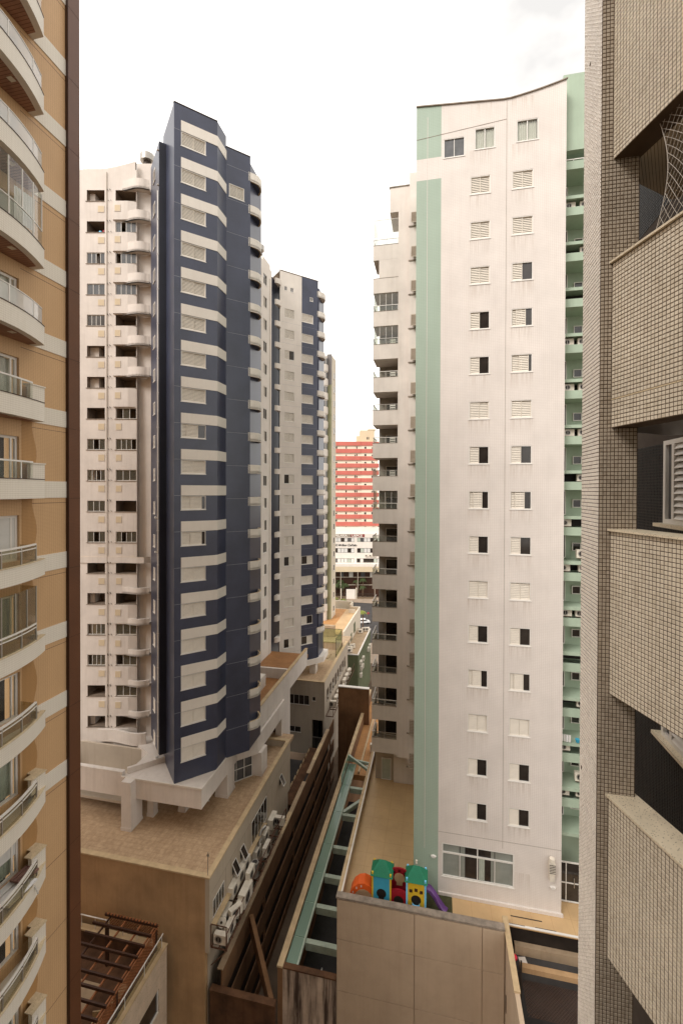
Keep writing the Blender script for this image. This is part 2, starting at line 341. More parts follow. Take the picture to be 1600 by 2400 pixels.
def tag(o, label=None, cat=None, group=None, kind=None):
    if label: o['label'] = label
    if cat: o['category'] = cat
    if group: o['group'] = group
    if kind: o['kind'] = kind
    return o
def obj(name, me, parent=None, loc=(0,0,0), rz=0.0, rx=0.0, label=None, kind=None):
    o = bpy.data.objects.new(name, me); COL.objects.link(o)
    if parent: o.parent = parent
    o.location = loc; o.rotation_euler = (rx, 0, rz)
    return tag(o, label, kind=kind)
def thing(name, label, cat, loc, rz=0.0, group=None):
    o = bpy.data.objects.new(name, None); COL.objects.link(o); o.empty_display_size = 0.3
    o.location = loc; o.rotation_euler = (0, 0, rz)
    return tag(o, label, cat, group)
class Frame:
    """local axes on a building: x along a wall, y into it, z up; origin in world"""
    def __init__(s, T, ox, oy, oz, ang): s.T = T; s.o = Vector((ox,oy,oz)); s.a = R(ang)
    def part(s, name, mb, mats, label=None, kind=None, at=(0,0,0)):
        me = mb.mesh(name, mats) if isinstance(mb, MB) else mb
        p = s.o + Matrix.Rotation(s.a, 3, 'Z') @ Vector(at)
        base = s.T.location if s.T else Vector()
        return obj(name, me, s.T, p-base, s.a, label=label, kind=kind)
def copy_tree(o, parent=None):
    c = o.copy(); COL.objects.link(c)
    if parent: c.parent = parent; c.matrix_parent_inverse = o.matrix_parent_inverse
    for ch in [x for x in o.children]: copy_tree(ch, c)
    return c

# shared window pieces -------------------------------------------------
CACHE = {}
def cached(key, build, mats, name):
    if key not in CACHE:
        mb = MB(); build(mb); CACHE[key] = mb.mesh(name, mats)
    return CACHE[key]
def frame_mesh(w, h, fw=0.05, sill=True, mt='alu'):
    def b(m):
        m.box(0,w,-0.02,0.07,0,fw); m.box(0,w,-0.02,0.07,h-fw,h)
        m.box(0,fw,-0.018,0.068,fw,h-fw); m.box(w-fw,w,-0.018,0.068,fw,h-fw)
        if sill: m.box(-0.04,w+0.04,-0.06,0.0,-0.05,-0.001)
    return cached(('fr',round(w,3),round(h,3),fw,sill,mt), b, [mt], 'window_frame')
def shutter_mesh(w, h, pitch=0.10):
    def b(m):
        f = 0.035
        m.box(0,w,0,0.03,0,f); m.box(0,w,0,0.03,h-f,h); m.box(0,f,0.001,0.029,f,h-f); m.box(w-f,w,0.001,0.029,f,h-f)
        n = max(3,int((h-2*f)/pitch)); p = (h-2*f)/n
        for i in range(n):
            z = f+i*p
            m.add([(f,0.004,z),(w-f,0.004,z),(w-f,0.04,z+p*0.86),(f,0.04,z+p*0.86),
                   (f,0.012,z-0.004),(w-f,0.012,z-0.004),(w-f,0.046,z+p*0.80),(f,0.046,z+p*0.80)],
                  [(0,1,2,3),(5,4,7,6),(1,0,4,5),(3,2,6,7)])
    return cached(('sh',round(w,3),round(h,3)), b, ['shutter'], 'shutter')
def plate_mesh(w, h, mt, name='pane', t=0.012):
    def b(m): m.box(0,w,0,t,0,h)
    return cached(('pl',round(w,3),round(h,3),mt if isinstance(mt,str) else mt.name,t), b, [mt], name)
def curtain_mesh(w, h, mt='curtain'):
    def b(m):
        n = max(4,int(w/0.055))
        for i in range(n):
            a = w*i/n; c = w*(i+1)/n; y0 = 0.04*(i%2); y1 = 0.04*((i+1)%2)
            m.quad((a,y0,0),(c,y1,0),(c,y1,h),(a,y0,h))
    return cached(('cu',round(w,3),round(h,3),mt), b, [mt], 'curtain')
def window(F, u, z, w, h, state, dep=0.12):
    """state: 'c' closed shutters, 'h' right half open, 'l' left half open, 't' two thirds, 'k' curtains, 'g' glazed, 'n' sliver open"""
    root = F.part('window', frame_mesh(w,h), ['alu'], at=(u,0.03,z))
    f = 0.05; iw = w-2*f; ih = h-2*f
    def sub(name, me, x, y, zz=f): return obj(name, me, root, (x,y,zz))
    if state == 'c':
        sub('shutter', shutter_mesh(iw/2+0.01, ih), f, 0.015); sub('shutter', shutter_mesh(iw/2+0.01, ih), f+iw/2-0.01, 0.045)
    elif state == 'h':
        sub('shutter', shutter_mesh(iw/2+0.01, ih), f, 0.015); sub('pane', plate_mesh(iw/2-0.02, ih, 'pane'), f+iw/2+0.02, 0.06)
    elif state == 'l':
        sub('shutter', shutter_mesh(iw/2+0.01, ih), f+iw/2-0.01, 0.015); sub('pane', plate_mesh(iw/2-0.02, ih, 'pane'), f, 0.06)
    elif state in 'tn':
        q = 0.70 if state == 't' else 0.86
        sub('shutter', shutter_mesh(iw/2+0.01, ih), f, 0.045)
        sub('shutter', shutter_mesh(iw/2, ih), f+iw*q-iw/2, 0.012)
        sub('pane', plate_mesh(iw*(1-q)-0.02, ih, 'pane'), f+iw*q+0.01, 0.06)
    elif state == 'k':
        sub('curtain', curtain_mesh(iw, ih), f, 0.10); sub('mullion', plate_mesh(0.05, ih, 'alu', 'mullion', 0.04), f+iw/2-0.025, 0.01)
        sub('pane', plate_mesh(iw, ih, G_CLEAR), f, 0.06)
    elif state == 'g':
        sub('pane', plate_mesh(iw, ih, 'pane2'), f, 0.05); sub('mullion', plate_mesh(0.04, ih, 'alu', 'mullion', 0.03), f+iw/2-0.02, 0.01)
    elif state == 'd':
        sub('pane', plate_mesh(iw, ih, 'pane'), f, 0.06); sub('mullion', plate_mesh(0.04, ih, 'alu', 'mullion', 0.03), f+iw/2-0.02, 0.01)
    return root

# ------------------------------------------------------------------ ground, street
mb = MB(); mb.box(-900,900,-300,900,-4.2,-3.2)
tag(obj('ground', mb.mesh('ground',['earth'])), kind='structure')
mb = MB(); mb.box(-300,300,118,160,-3.2,-3.19)
tag(obj('road', mb.mesh('road',['asphalt'])), kind='structure')
mb = MB(); mb.box(-300,300,160,169,-3.2,-3.06); mb.box(-300,300,104,118,-3.2,-3.06)
tag(obj('pavement', mb.mesh('pavement',['paving'])), kind='structure')
mb = MB()
for i in range(-12, 3): mb.box(i*6, i*6+3, 138.9,139.1,-3.19,-3.185)
tag(obj('road_marking', mb.mesh('road_marking',['white'])), kind='structure')
# ------------------------------------------------------------------ green and white tower (right of centre)
GT = thing('apartment_tower', 'tall white tower with a mint green stripe and two columns of shuttered windows', 'apartment building', (3.2, 34, 11.3))
F = Frame(GT, 0, 29.8, 0, 0)
SILL = [16.55+2.9*k for k in range(15)]
holes = []
for z in SILL:
    holes += [(2.13,3.38,z,z+1.15),(4.68,5.96,z,z+1.15)]
TOPW = [(0.45,1.78,59.75,61.0),(2.40,3.64,60.0,61.35),(4.94,6.22,60.1,61.45)]
holes += TOPW
BIG = (0.55,5.05,12.55,14.75); holes.append(BIG)
mb = MB()
mb.holed(0.3,4.35,10.9,62.9,[h for h in holes if h[1] < 4.4 and h is not BIG],0.14,0,0)
mb.holed(4.35,7.85,15.2,62.9,[h for h in holes if h[0] > 4.4],0.14,0,0)
# lower wall strip right of the seam with the wide window cut through both
mb2 = MB(); mb2.holed(4.35,7.85,10.9,15.2,[(4.35,5.05,12.55,14.75)],0.14,0,0)
mb.v, mb.f, mb.mi, mb.sm = [], [], [], []
mb.holed(0.3,7.85,10.9,62.9,holes,0.14,0,0)
n = 10                                                   # parapet that sweeps up to the right
def topz(u): return 63.35-(u+1.3)*0.085 if u < 4.35 else 62.87+0.11*(u-4.35)+0.02*(u-4.35)**2
us = [0.3+ (7.85-0.3)*i/16 for i in range(17)]
for a,b in zip(us,us[1:]): mb.quad((a,0,62.9 if False else 62.0+0.9),(b,0,62.9),(b,0,topz(b)),(a,0,topz(a)))
mb.quad((7.85,0,10.9),(7.85,12,10.9),(7.85,12,topz(7.85)),(7.85,0,topz(7.85)))
mb.quad((0.3,12,10.9),(0.3,0,10.9),(0.3,0,topz(0.3)),(0.3,12,topz(0.3)))
for a,b in zip(us,us[1:]): mb.quad((a,0,topz(a)),(b,0,topz(b)),(b,12,topz(b)),(a,12,topz(a)))
F.part('wall', mb, ['gt_white'])
mb = MB()                                                # dark interior box behind the openings
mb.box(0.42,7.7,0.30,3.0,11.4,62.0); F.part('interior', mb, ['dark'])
mb = MB()
def gz(u): return topz(u)
for (z0,z1,m) in ((10.9,58.5,0),(58.5,59.9,1),(59.9,62.4,0)):
    mb.quad((-1.3,0,z0),(0.3,0,z0),(0.3,0,z1),(-1.3,0,z1),m)
mb.quad((-1.3,0,62.4),(0.3,0,62.4),(0.3,0,topz(0.3)),(-1.3,0,topz(-1.3)),0)
mb.quad((-1.3,10,10.9),(-1.3,0,10.9),(-1.3,0,topz(-1.3)),(-1.3,10,topz(-1.3)),0)
mb.quad((-1.3,0,topz(-1.3)),(0.3,0,topz(.3)),(0.3,10,topz(.3)),(-1.3,10,topz(-1.3)),0)
F.part('green_stripe', mb, ['gt_green','gt_white'])
mb = MB(); mb.box(-0.60,-0.57,-0.012,-0.002,14.2,62.6); F.part('drip_line', mb, ['gt_white'])
mb = MB(); mb.box(4.34,4.36,-0.006,-0.001,15.0,62.8); mb.bar((-1.3,-0.004,61.2),(4.34,-0.004,61.65),0.012,0.03)
mb.box(0.31,7.84,-0.005,-0.001,15.44,15.46)
F.part('facade_joint', mb, ['grey_cap'])
mb = MB()
for a,b in zip([-1.32]+us,us+[7.9]): mb.bar((a,-0.03,topz(a)+0.03),(b,-0.03,topz(b)+0.03),0.10,0.06)
F.part('parapet_cap', mb, ['grey_cap'])
st_l = 'hhchthchhhchtccc'; 
LEFT  = ['h','h','c','t','h','c','h','t','h','c','h','h','c','c','c']
LEFT[11] = 'h'; LEFT[10] = 'h'
RIGHT = ['h','h','c','t','h','c','h','t','h','c','n','t','h','c','c']
for k,z in enumerate(SILL):
    window(F, 2.13, z, 1.25, 1.15, LEFT[k]); window(F, 4.68, z, 1.28, 1.15, RIGHT[k])
window(F, TOPW[0][0], TOPW[0][2], 1.33, 1.25, 'g'); window(F, TOPW[1][0], TOPW[1][2], 1.24, 1.35, 'k'); window(F, TOPW[2][0], TOPW[2][2], 1.28, 1.35, 'k')
w = F.part('window', frame_mesh(4.5,2.2,0.07), ['alu'], at=(0.55,0.02,12.55), label='wide four pane window near the foot of the tower')
obj('transom', plate_mesh(4.36,0.10,'alu','transom',0.06), w, (0.07,-0.015,1.52))
for x,wd in ((1.12,0.05),(2.22,0.07),(3.3,0.05)): obj('mullion', plate_mesh(wd,1.46,'alu','mullion',0.05), w, (x,-0.01,0.07))
obj('mullion', plate_mesh(0.07,0.5,'alu','mullion',0.05), w, (2.22,-0.01,1.63))
for x,ww,mt in ((0.07,1.05,'pane3'),(1.17,0.3,'pane3'),(1.47,0.75,'pane'),(2.29,0.8,'pane'),(3.09,0.21,'pane3'),(3.35,1.08,'pane3')):
    obj('pane', plate_mesh(ww,2.05,mt), w, (x,0.05,0.07))
obj('curtain', curtain_mesh(0.35,1.4,'curtain_g'), w, (2.35,0.01,0.1))
# plinth rim
mb = MB(); mb.box(0.32,7.95,-0.10,-0.002,11.3,11.5); F.part('plinth', mb, ['gt_white'])
# wall fittings on the tower
mb = MB(); mb.box(-0.17,0.17,-0.35,-0.01,0.0,0.65); mb.cyl((0,-0.22),0.16,0.65,0.95,10); mb.box(-0.13,0.13,-0.28,-0.01,-0.5,0.0)
for i in range(6): mb.box(-0.18,0.18,-0.37,-0.352,0.08+i*0.1,0.11+i*0.1,1)
tag(obj('heater_vent', mb.mesh('heater_vent',['acw','rail']), None, (7.25,29.8,14.1)), 'beige metal flue box fixed near the lower right corner of the white tower', 'flue')
me = MB(); me.cyl((0,0),0.13,0,0.10,12,0,0.09); me = me.mesh('bulkhead_lamp',['alu'])
for x,z,l in ((0.0,13.75,'small white oval lamp on the mint green stripe above the playground'),(7.35,13.05,'small white oval lamp on the white wall under the flue box')):
    o = obj('bulkhead_lamp', me, None, (x,29.79,z), rx=R(90)); o.scale = (1.5,0.8,1); tag(o, l, 'lamp', 'oval wall lamps')

# service balconies on the right side of that tower
F2 = Frame(GT, 7.85, 30.5, 0, 0)
mb = MB(); mb.box(0,4,0.02,0.4,59.6,64.4); mb.box(0,4,1.75,2.1,10.9,64.3)
F2.part('green_wall', mb, ['gt_green2'])
acm = MB(); acm.box(-0.4,0.4,-0.3,0,0,0.56); acm = acm.mesh('casing',['acw'])
acg = MB(); acg.disc_y(-0.1,-0.304,0.28,0.23,16,0,0.17); acg.disc_y(-0.1,-0.303,0.28,0.165,16,1); acg.box(-0.12,-0.08,-0.308,-0.305,0.06,0.5,0)
acg = acg.mesh('fan_grille',['steel','acd'])
ac_foot = MB(); ac_foot.box(-0.34,0.34,-0.27,-0.03,-0.06,-0.001); ac_foot = ac_foot.mesh('foot',['rackm'])
def ac_unit(x,y,z,rz,label,group,s=1.0):
    t = thing('air_conditioner', label, 'air conditioner', (x,y,z), rz, group)
    obj('casing', acm, t); obj('fan_grille', acg, t); obj('foot', ac_foot, t)
    t.scale = (s,s,s); return t
rng = random.Random(3)
ORD = ['first','second','third','fourth','fifth','sixth','seventh','eighth','ninth','tenth','eleventh','twelfth','thirteenth','fourteenth','fifteenth','sixteenth','seventeenth','eighteenth']
for k in range(16):
    z = 17.85+2.9*k-0.06         # top of the main opening
    if z > 60.5: continue
    s = MB()
    s.box(0,4,0,0.14,z,z+0.52)                    # slab parapet above the opening
    s.box(0.0,4,0.14,1.75,z+0.02,z+0.16)
    s.box(0,4,0,0.12,z-1.86,z-1.66)               # thin rail band
    s.box(0,4,0.12,1.75,z-1.80,z-1.70)
    F2.part('balcony', s, ['gt_green2'])
    d = F2.part('door', frame_mesh(0.72,1.62,0.05,False), ['alu'], at=(0.02,1.68,z-1.70+0.04))
    obj('pane', plate_mesh(0.62,1.52,'pane'), d, (0.05,0.03,0.05))
    if k%3 == 1: obj('curtain', curtain_mesh(0.3,1.35), d, (0.05,0.0,0.12))
    wv = F2.part('window', frame_mesh(0.55,0.55,0.05,False), ['alu'], at=(1.15,1.68,z-1.18))
    obj('pane', plate_mesh(0.45,0.45,'pane'), wv, (0.05,0.03,0.05))
    bk = MB(); bk.box(0,4,0.9,1.0,z-2.36,z-1.87); F2.part('back_panel', bk, ['dark'])
    if k in (0,4,12): continue
    for j,x in enumerate((8.3,9.25)):
        if (k+j) % 5 == 3: continue
        ac_unit(x+rng.uniform(-.1,.1), 31.05, z-2.33, 0, '%s white air conditioner on the green service ledge, %s floor above the terrace' % (('left','right')[j], ORD[k]), 'air conditioners on the green balconies', 0.78)
for k in (6,1): ac_unit(9.35, 31.35, 17.85+2.9*k-1.55, 0, 'air conditioner under a green service balcony window, %s floor above the terrace' % ORD[k], 'air conditioners in the green balcony openings', 0.95)
rl = MB(); rl.box(0,4,0.02,0.05,59.0,59.05); rl.box(0,4,0.02,0.05,58.4,58.43)
for i in range(5): rl.box(i*0.6,i*0.6+0.03,0.02,0.05,58.4,59.05)
F2.part('railing', rl, ['alu'])
# glazed ground floor under the service balconies
d = F2.part('glass_door', frame_mesh(2.4,2.6,0.06,False), ['alu'], at=(0.05,0.4,11.35))
obj('pane', plate_mesh(2.28,2.5,'pane'), d, (0.06,0.04,0.05)); obj('mullion', plate_mesh(0.05,2.5,'alu','mullion',0.04), d, (0.5,0.0,0.05))
obj('transom', plate_mesh(2.28,0.06,'alu','transom',0.04), d, (0.06,-0.001,1.2)); obj('handle', plate_mesh(0.04,0.6,'steel','handle',0.06), d, (0.98,-0.06,1.0))

# laundry things in a green balcony
mb = MB()
for i in range(4): mb.box(-0.3+i*0.15,-0.18+i*0.15,-0.02*i,0.02-0.02*i,0,0.45,i%2)
tag(obj('laundry', mb.mesh('laundry',['cloth','curtain']), None, (8.25,30.48,23.65-1.66+0.02)), 'white laundry hung over the rail of a mint green service balcony', 'laundry')
mb = MB(); mb.cyl((0,0),0.10,0,0.20,10,0,0.15)
tag(obj('bucket', mb.mesh('bucket',['p_blue']), None, (8.95,30.56,23.65-1.65)), 'small blue bucket on the rail of a mint green service balcony', 'bucket')

# ---- left wing of the green tower with parapet balconies
F3 = Frame(GT, 0, 39.2, 0, 0)
ST = 2.925
mb = MB(); mb.box(-3.25,-1.0,0,14,14.35,64.7); mb.box(-4.0,-3.25,0.002,3,62.55,64.698); mb.box(-4.6,-3.25,2.6,14,11.3,62.5) if False else None; mb.box(-3.6,-1.0,1.2,1.5,11.3,14.35)
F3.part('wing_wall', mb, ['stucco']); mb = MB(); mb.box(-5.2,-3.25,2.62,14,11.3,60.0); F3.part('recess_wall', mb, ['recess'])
mb = MB(); mb.box(-4.06,-0.9,-0.06,0.2,64.7,64.78); F3.part('parapet_cap', mb, ['grey_cap'])
for j in range(-3,13):
    zt = 51.0-ST*j
    s = MB()
    s.box(-5.46,-3.252,0,0.14,zt-1.30,zt); s.box(-5.46,-5.32,0.14,2.6,zt-1.30,zt); s.box(-5.32,-3.252,0.14,2.6,zt-1.30,zt-1.05)
    s.box(-5.48,-3.252,-0.02,0.16,zt+0.001,zt+0.03,1)
    b = F3.part('balcony', s, ['stucco','grey_cap'])
    s = MB(); s.box(-5.31,-3.26,0.15,2.58,zt-1.049,zt-1.03); obj('floor', s.mesh('floor',['room']), b)
    if j == -2:
        s = MB(); s.box(-4.95,-3.252,0.004,0.14,zt+0.03,zt+1.62); F3.part('balcony_screen', s, ['stucco']); continue
    g = MB(); g.box(-5.42,-3.26,0.04,0.05,zt+0.05,zt+0.50); g.box(-5.42,-5.41,0.06,2.4,zt+0.05,zt+0.50)
    obj('glass_panel', g.mesh('glass_panel',[G_CLEAR]), b)
    g = MB(); g.box(-5.45,-3.26,0.02,0.07,zt+0.50,zt+0.55); g.box(-5.45,-5.39,0.07,2.5,zt+0.50,zt+0.55)
    for x in (-5.44,-4.35,-3.3): g.box(x,x+0.03,0.03,0.06,zt+0.03,zt+0.5)
    obj('handrail', g.mesh('handrail',['alu' if j%2 else 'steel']), b)
    if j > -3:
        dd = F3.part('balcony_door', frame_mesh(1.2,2.1,0.06,False), ['alu'], at=(-4.55,2.52,zt-1.05)); obj('pane', plate_mesh(1.1,2.0,'pane2' if j < 4 else 'pane'), dd, (0.05,0.05,0.05))
    if j in (-1,0,5):
        g = MB(); g.box(-5.40,-3.26,0.09,0.10,zt+0.05,zt+1.58); g.box(-5.40,-5.39,0.1,2.4,zt+0.05,zt+1.58)
        for x in (-4.9,-4.35,-3.8): g.box(x,x+0.03,0.088,0.112,zt+0.05,zt+1.58,1)
        F3.part('glazing', g, [G_CLEAR,'alu'])
    if j in (0,1,2,3,4): 
        t = thing('slatted_chair', 'white slatted chair on the %s balcony from the top of the pale wing' % ORD[j+3], 'chair', (-3.75,39.75,zt-1.05), 0, 'white chairs on the pale balconies')
        q = MB(); q.box(-0.25,0.25,0,0.5,0.4,0.44); obj('seat', q.mesh('seat',['alu']), t)
        q = MB(); [q.box(-0.27,0.27,0.0,0.03,0.9+i*0.2,1.02+i*0.2) for i in range(4)]; obj('backrest', q.mesh('backrest',['alu']), t)
        q = MB(); [q.box(a,a+0.04,b_,b_+0.04,0,1.6 if b_ < 0.1 else 0.4) for a in (-0.27,0.23) for b_ in (0.0,0.45)]; obj('leg', q.mesh('leg',['alu']), t)
g = MB(); g.box(-5.38,-3.26,0.03,0.04,60.5,62.0); g.box(-5.38,-5.37,0.04,2.0,60.5,62.0); F3.part('roof_glass', g, [G_CLEAR])
g = MB()
for x in (-5.38,-5.2,-4.25): g.box(x,x+0.03,0.02,0.05,59.9,62.0)
g.box(-5.40,-3.26,0.02,0.05,62.0,62.03); F3.part('roof_glass_frame', g, ['steel'])
# column of tilted awning shutters squeezed between wing and tower
mb = MB(); mb.box(-2.26,-1.2,-0.55,-0.004,14.3,65.4); F3.part('wing_pier', mb, ['stucco'])
for j in range(18):
    z = 61.9-ST*j
    if z < 14.5: continue
    if z > 62: continue
    m = MB(); n = 9
    m.add([(-2.1,-0.56,z+0.1),(-1.3,-0.56,z+0.1),(-1.3,-0.95,z-1.0),(-2.1,-0.95,z-1.0),(-2.1,-0.60,z+0.1),(-1.3,-0.60,z+0.1),(-1.3,-0.99,z-1.0),(-2.1,-0.99,z-1.0)],
          [(0,1,2,3),(7,6,5,4),(0,3,7,4),(1,5,6,2),(3,2,6,7),(0,4,5,1)])
    for i in range(n):
        zz = z+0.02-i*0.11; y = -0.61-(0.08+i*0.11)*0.355
        m.box(-2.08,-1.32,y-0.03,y,zz-0.05,zz,1)
    F3.part('awning_shutter', m, ['grey_wall','slat_b'])
    m = MB(); m.box(-2.34,-1.2,-0.62,-0.50,z-1.15,z-1.06); F3.part('sill', m, ['grey_cap'])
d = F3.part('terrace_door', frame_mesh(0.9,2.0,0.06,False), ['steel'], at=(-4.75,1.4,11.32)); obj('pane', plate_mesh(0.78,1.9,'curtain_g'), d, (0.06,0.03,0.05))
mb = MB(); mb.box(-5.3,-3.3,1.46,1.55,11.3,14.3); F3.part('ground_wall', mb, ['grey_wall'])

# ------------------------------------------------------------------ right podium with the playground terrace
PD = thing('podium_building', 'tan podium of large rendered panels carrying the playground terrace of the white tower', 'podium', (0, 34, -3.2))
FP = Frame(PD, 0, 27.3, 0, 0)
mb = MB(); mb.box(-6.0,4.15,0.03,0.35,-3.2,12.05); mb.box(-5.95,-5.75,0.35,18,-3.2,12.0); mb.box(-5.75,4.15,0.35,30,9.8,11.24); FP.part('wall', mb, ['panel']); mb = MB(); mb.box(4.15,16,1.45,30,9.8,11.2); mb.box(4.15,16,1.45,1.7,-3.2,9.8); FP.part('pit_side', mb, ['dark'])
mb = MB(); mb.box(-5.75,4.15,0.35,24,11.24,11.30); mb.box(4.15,16,1.2,24,11.241,11.30)
FP.part('terrace_floor', mb, ['floor_b'])
xs = [-6.0,-1.12,2.86,4.12]; zs = [12.0,9.45,6.15,2.9,-0.3,-3.2]
for i in range(3):
    for j in range(5):
        m = MB(); m.box(xs[i]+0.02,xs[i+1]-0.02,-0.03,0.03,zs[j+1]+0.02,zs[j]-0.02); FP.part('wall_panel', m, ['panel'])
mb = MB(); mb.box(-6.05,4.15,-0.05,0.38,12.05,12.16); FP.part('coping', mb, ['grey_cap'])
mb = MB(); mb.box(-6.05,-5.70,0.38,18.2,12.0,12.10); FP.part('coping', mb, ['coping'])
mb = MB(); mb.box(-5.80,-5.72,0.4,18,12.10,12.16); FP.part('terrace_rail', mb, ['alu']); mb = MB(); mb.box(4.3,15,1.22,1.34,11.30,11.345); FP.part('edge_trim', mb, ['alu'])
mb = MB(); mb.box(-1.0,1.2,0.36,2.4,11.30,11.312); FP.part('rubber_mat', mb, ['mat_g'])
for a in ((4.75,6.6,1.85,1.92,11.30,11.31),(4.35,5.5,1.30,1.33,11.345,11.35),(6.1,7.3,1.36,1.42,11.30,11.31)): mb = MB(); mb.box(*a); FP.part('floor_drain', mb, ['rail'])

# slanting wall and ramp pit at the right
RW = thing('ramp_wall', 'narrow tan wall with stained coping running from the podium beside the dark ramp', 'wall', (4.3, 24, -3.2))
FR = Frame(RW, 0, 0, 0, 0)
mb = MB(); mb.box(4.18,4.42,21.5,28.4,-3.2,11.85); FR.part('wall', mb, ['panel'])
mb = MB(); mb.box(4.14,4.46,24.2,28.4,11.85,11.95); FR.part('coping', mb, ['coping'])
mb = MB(); mb.box(4.15,4.179,25.1,25.5,6.2,7.2); FR.part('niche', mb, ['dark']); mb = MB(); mb.box(4.15,4.179,26.9,27.0,7.6,8.6); FR.part('niche', mb, ['dark'])
mb = MB(); mb.box(4.43,12,20,27.4,-3.2,4.0); mb.box(4.43,12,27.4,28.745,-3.2,9.68)
tag(obj('ramp', mb.mesh('ramp',['asphalt'])), kind='structure')
mb = MB(); mb.box(4.9,12,28.42,28.74,9.68,10.22); tag(obj('kerb', mb.mesh('kerb',['concrete'])), kind='structure')
mb = MB(); mb.box(5.05,12,27.42,27.72,9.685,9.98); tag(obj('barrier_beam', mb.mesh('barrier_beam',['concrete_b'])), 'long tan concrete beam lying along the edge of the dark ramp pit', 'beam')
mb = MB(); mb.box(5.0,5.09,27.22,27.31,4.0,10.5); tag(obj('gate_post', mb.mesh('gate_post',['rail'])), 'thin black post standing at the left end of the tan beam in the ramp pit', 'post')
mb = MB(); mb.bar((5.25,28.3,9.71),(5.35,27.85,9.71),0.42,0.03); tag(obj('marking_plate', mb.mesh('marking_plate',['white'])), 'white painted plate on the asphalt of the ramp pit', 'plate')
mb = MB(); bm_ = bmesh.new(); bmesh.ops.create_uvsphere(bm_, u_segments=14, v_segments=8, radius=0.17); me = bpy.data.meshes.new('ball'); bm_.to_mesh(me); me.materials.append(M['pink'])
tag(obj('ball', me, None, (4.80,28.05,9.85)), 'bright red ball at the left edge of the dark ramp pit', 'ball')
mb = MB()
for i in range(-10,40):
    x = 5.1+i*0.16
    a_ = max(5.1,x); b_ = x+1.9
    if b_ > a_: mb.bar((a_,25.5+(a_-x),9.30),(b_,27.4,9.30),0.010,0.010); mb.bar((b_,25.5,9.305),(a_,27.4-(a_-x),9.305),0.010,0.010)
tag(obj('safety_net', mb.mesh('safety_net',['rackm']), kind='stuff'), 'diagonal mesh net stretched over the ramp pit beside the podium', 'net')

# ------------------------------------------------------------------ playset on the terrace
PS = thing('playset', 'colourful plastic playset with two green roofs and a purple slide behind the podium parapet', 'playset', (-2.15, 28.55, 11.3))
PS.scale = (1.15, 1.0, 1.10)
def pp(name, mb, mats, loc=(0,0,0), rz=0, parent=None): return obj(name, mb.mesh(name,mats), parent or PS, loc, rz)
def arch_panel(mats, w, h, d, hole_r, hz, mcol, top=0.25):
    m = MB(); n = 10
    prof = [(-w/2,0),(w/2,0),(w/2,h-top)] + [(w/2*math.cos(math.pi*i/n), h-top+top*math.sin(math.pi*i/n)) for i in range(1,n)] + [(-w/2,h-top)]
    vs = [(x,-d/2,z) for x,z in prof]+[(x,d/2,z) for x,z in prof]; k = len(prof)
    m.add(vs, [tuple(range(k)), tuple(reversed(range(k,2*k)))]+[(i,k+i,k+(i+1)%k,(i+1)%k) for i in range(k)], mcol)
    m.disc_y(0,-d/2-0.008,hz,hole_r,16,1); m.box(-hole_r*0.55,hole_r*0.55,-d/2-0.007,-d/2-0.001,hz-hole_r*1.45,hz,1)
    return m
for x,mt,nm in ((-0.95,'p_blue','blue_panel'),(0.95,'p_yellow','yellow_panel')):
    m = arch_panel(None,1.0,1.85,0.10,0.27,0.85,0)
    if nm == 'yellow_panel':
        for q in (-0.28,0,0.28): m.box(q-0.08,q+0.08,-0.06,-0.051,1.32-abs(q)*0.3,1.50-abs(q)*0.3,2)
    pp(nm, m, [mt,'dark','wood'], (x,-0.5,0)); pp(nm, arch_panel(None,1.0,1.85,0.10,0.27,0.85,0), [mt,'dark','wood'], (x,0.5,0))
    m = MB()
    for sx in (-0.5,0.5):
        m.box(sx-0.05,sx+0.05,-0.56,-0.44,0,2.0); m.box(sx-0.05,sx+0.05,0.44,0.56,0,2.0)
    pp('corner_post', m, ['p_sky' if x > 0 else 'p_yellow'], (x,0,0))
    m = MB(); a = 0.62; z0 = 1.82; z1 = 2.42                # ribbed hipped roof
    c = [(-a,-a,z0),(a,-a,z0),(a,a,z0),(-a,a,z0),(-0.16,0,z1),(0.16,0,z1)]
    m.add(c, [(0,1,5,4),(1,2,5),(2,3,4,5),(3,0,4),(3,2,1,0)], 0)
    for i in range(11):
        t_ = -0.5+i*0.1; zt = z1-0.04-abs(t_)*0.9; f_ = (zt-z0)/(z1-z0)
        if f_ > 0.05: m.bar((t_,-a+0.01,z0+0.01),(t_,-a*(1-f_)-0.01,zt),0.03,0.03)
    pp('roof', m, ['p_green'], (x,0,0))
m = MB(); m.box(-0.05,0.05,-0.05,0.05,0,0.18); pp('roof_finial', m, ['acw'], (0.95,0.0,2.55))
m = arch_panel(None,1.0,1.25,0.10,0.27,0.62,0); pp('red_panel', m, ['p_red','dark'], (0,-0.5,0))
m = arch_panel(None,1.1,2.0,0.10,0.30,1.42,0,0.35)
for q in (-0.3,0,0.3):
    for k in range(2):
        a0 = math.pi/2*k; r_ = 0.075
        m.add([(q+r_*math.cos(a0+math.pi/2*i), -0.06, 1.84-abs(q)*0.35+r_*math.sin(a0+math.pi/2*i)) for i in range(4)], [(0,1,2,3)], 2)
pp('red_arch_panel', m, ['p_red','floor_b','white'], (0,0.15,0))
m = MB(); path = [(-0.0,0,1.35),(-0.3,0,1.33),(-0.6,0,1.18),(-0.85,0,0.9),(-1.02,0,0.55),(-1.1,0,0.2)]
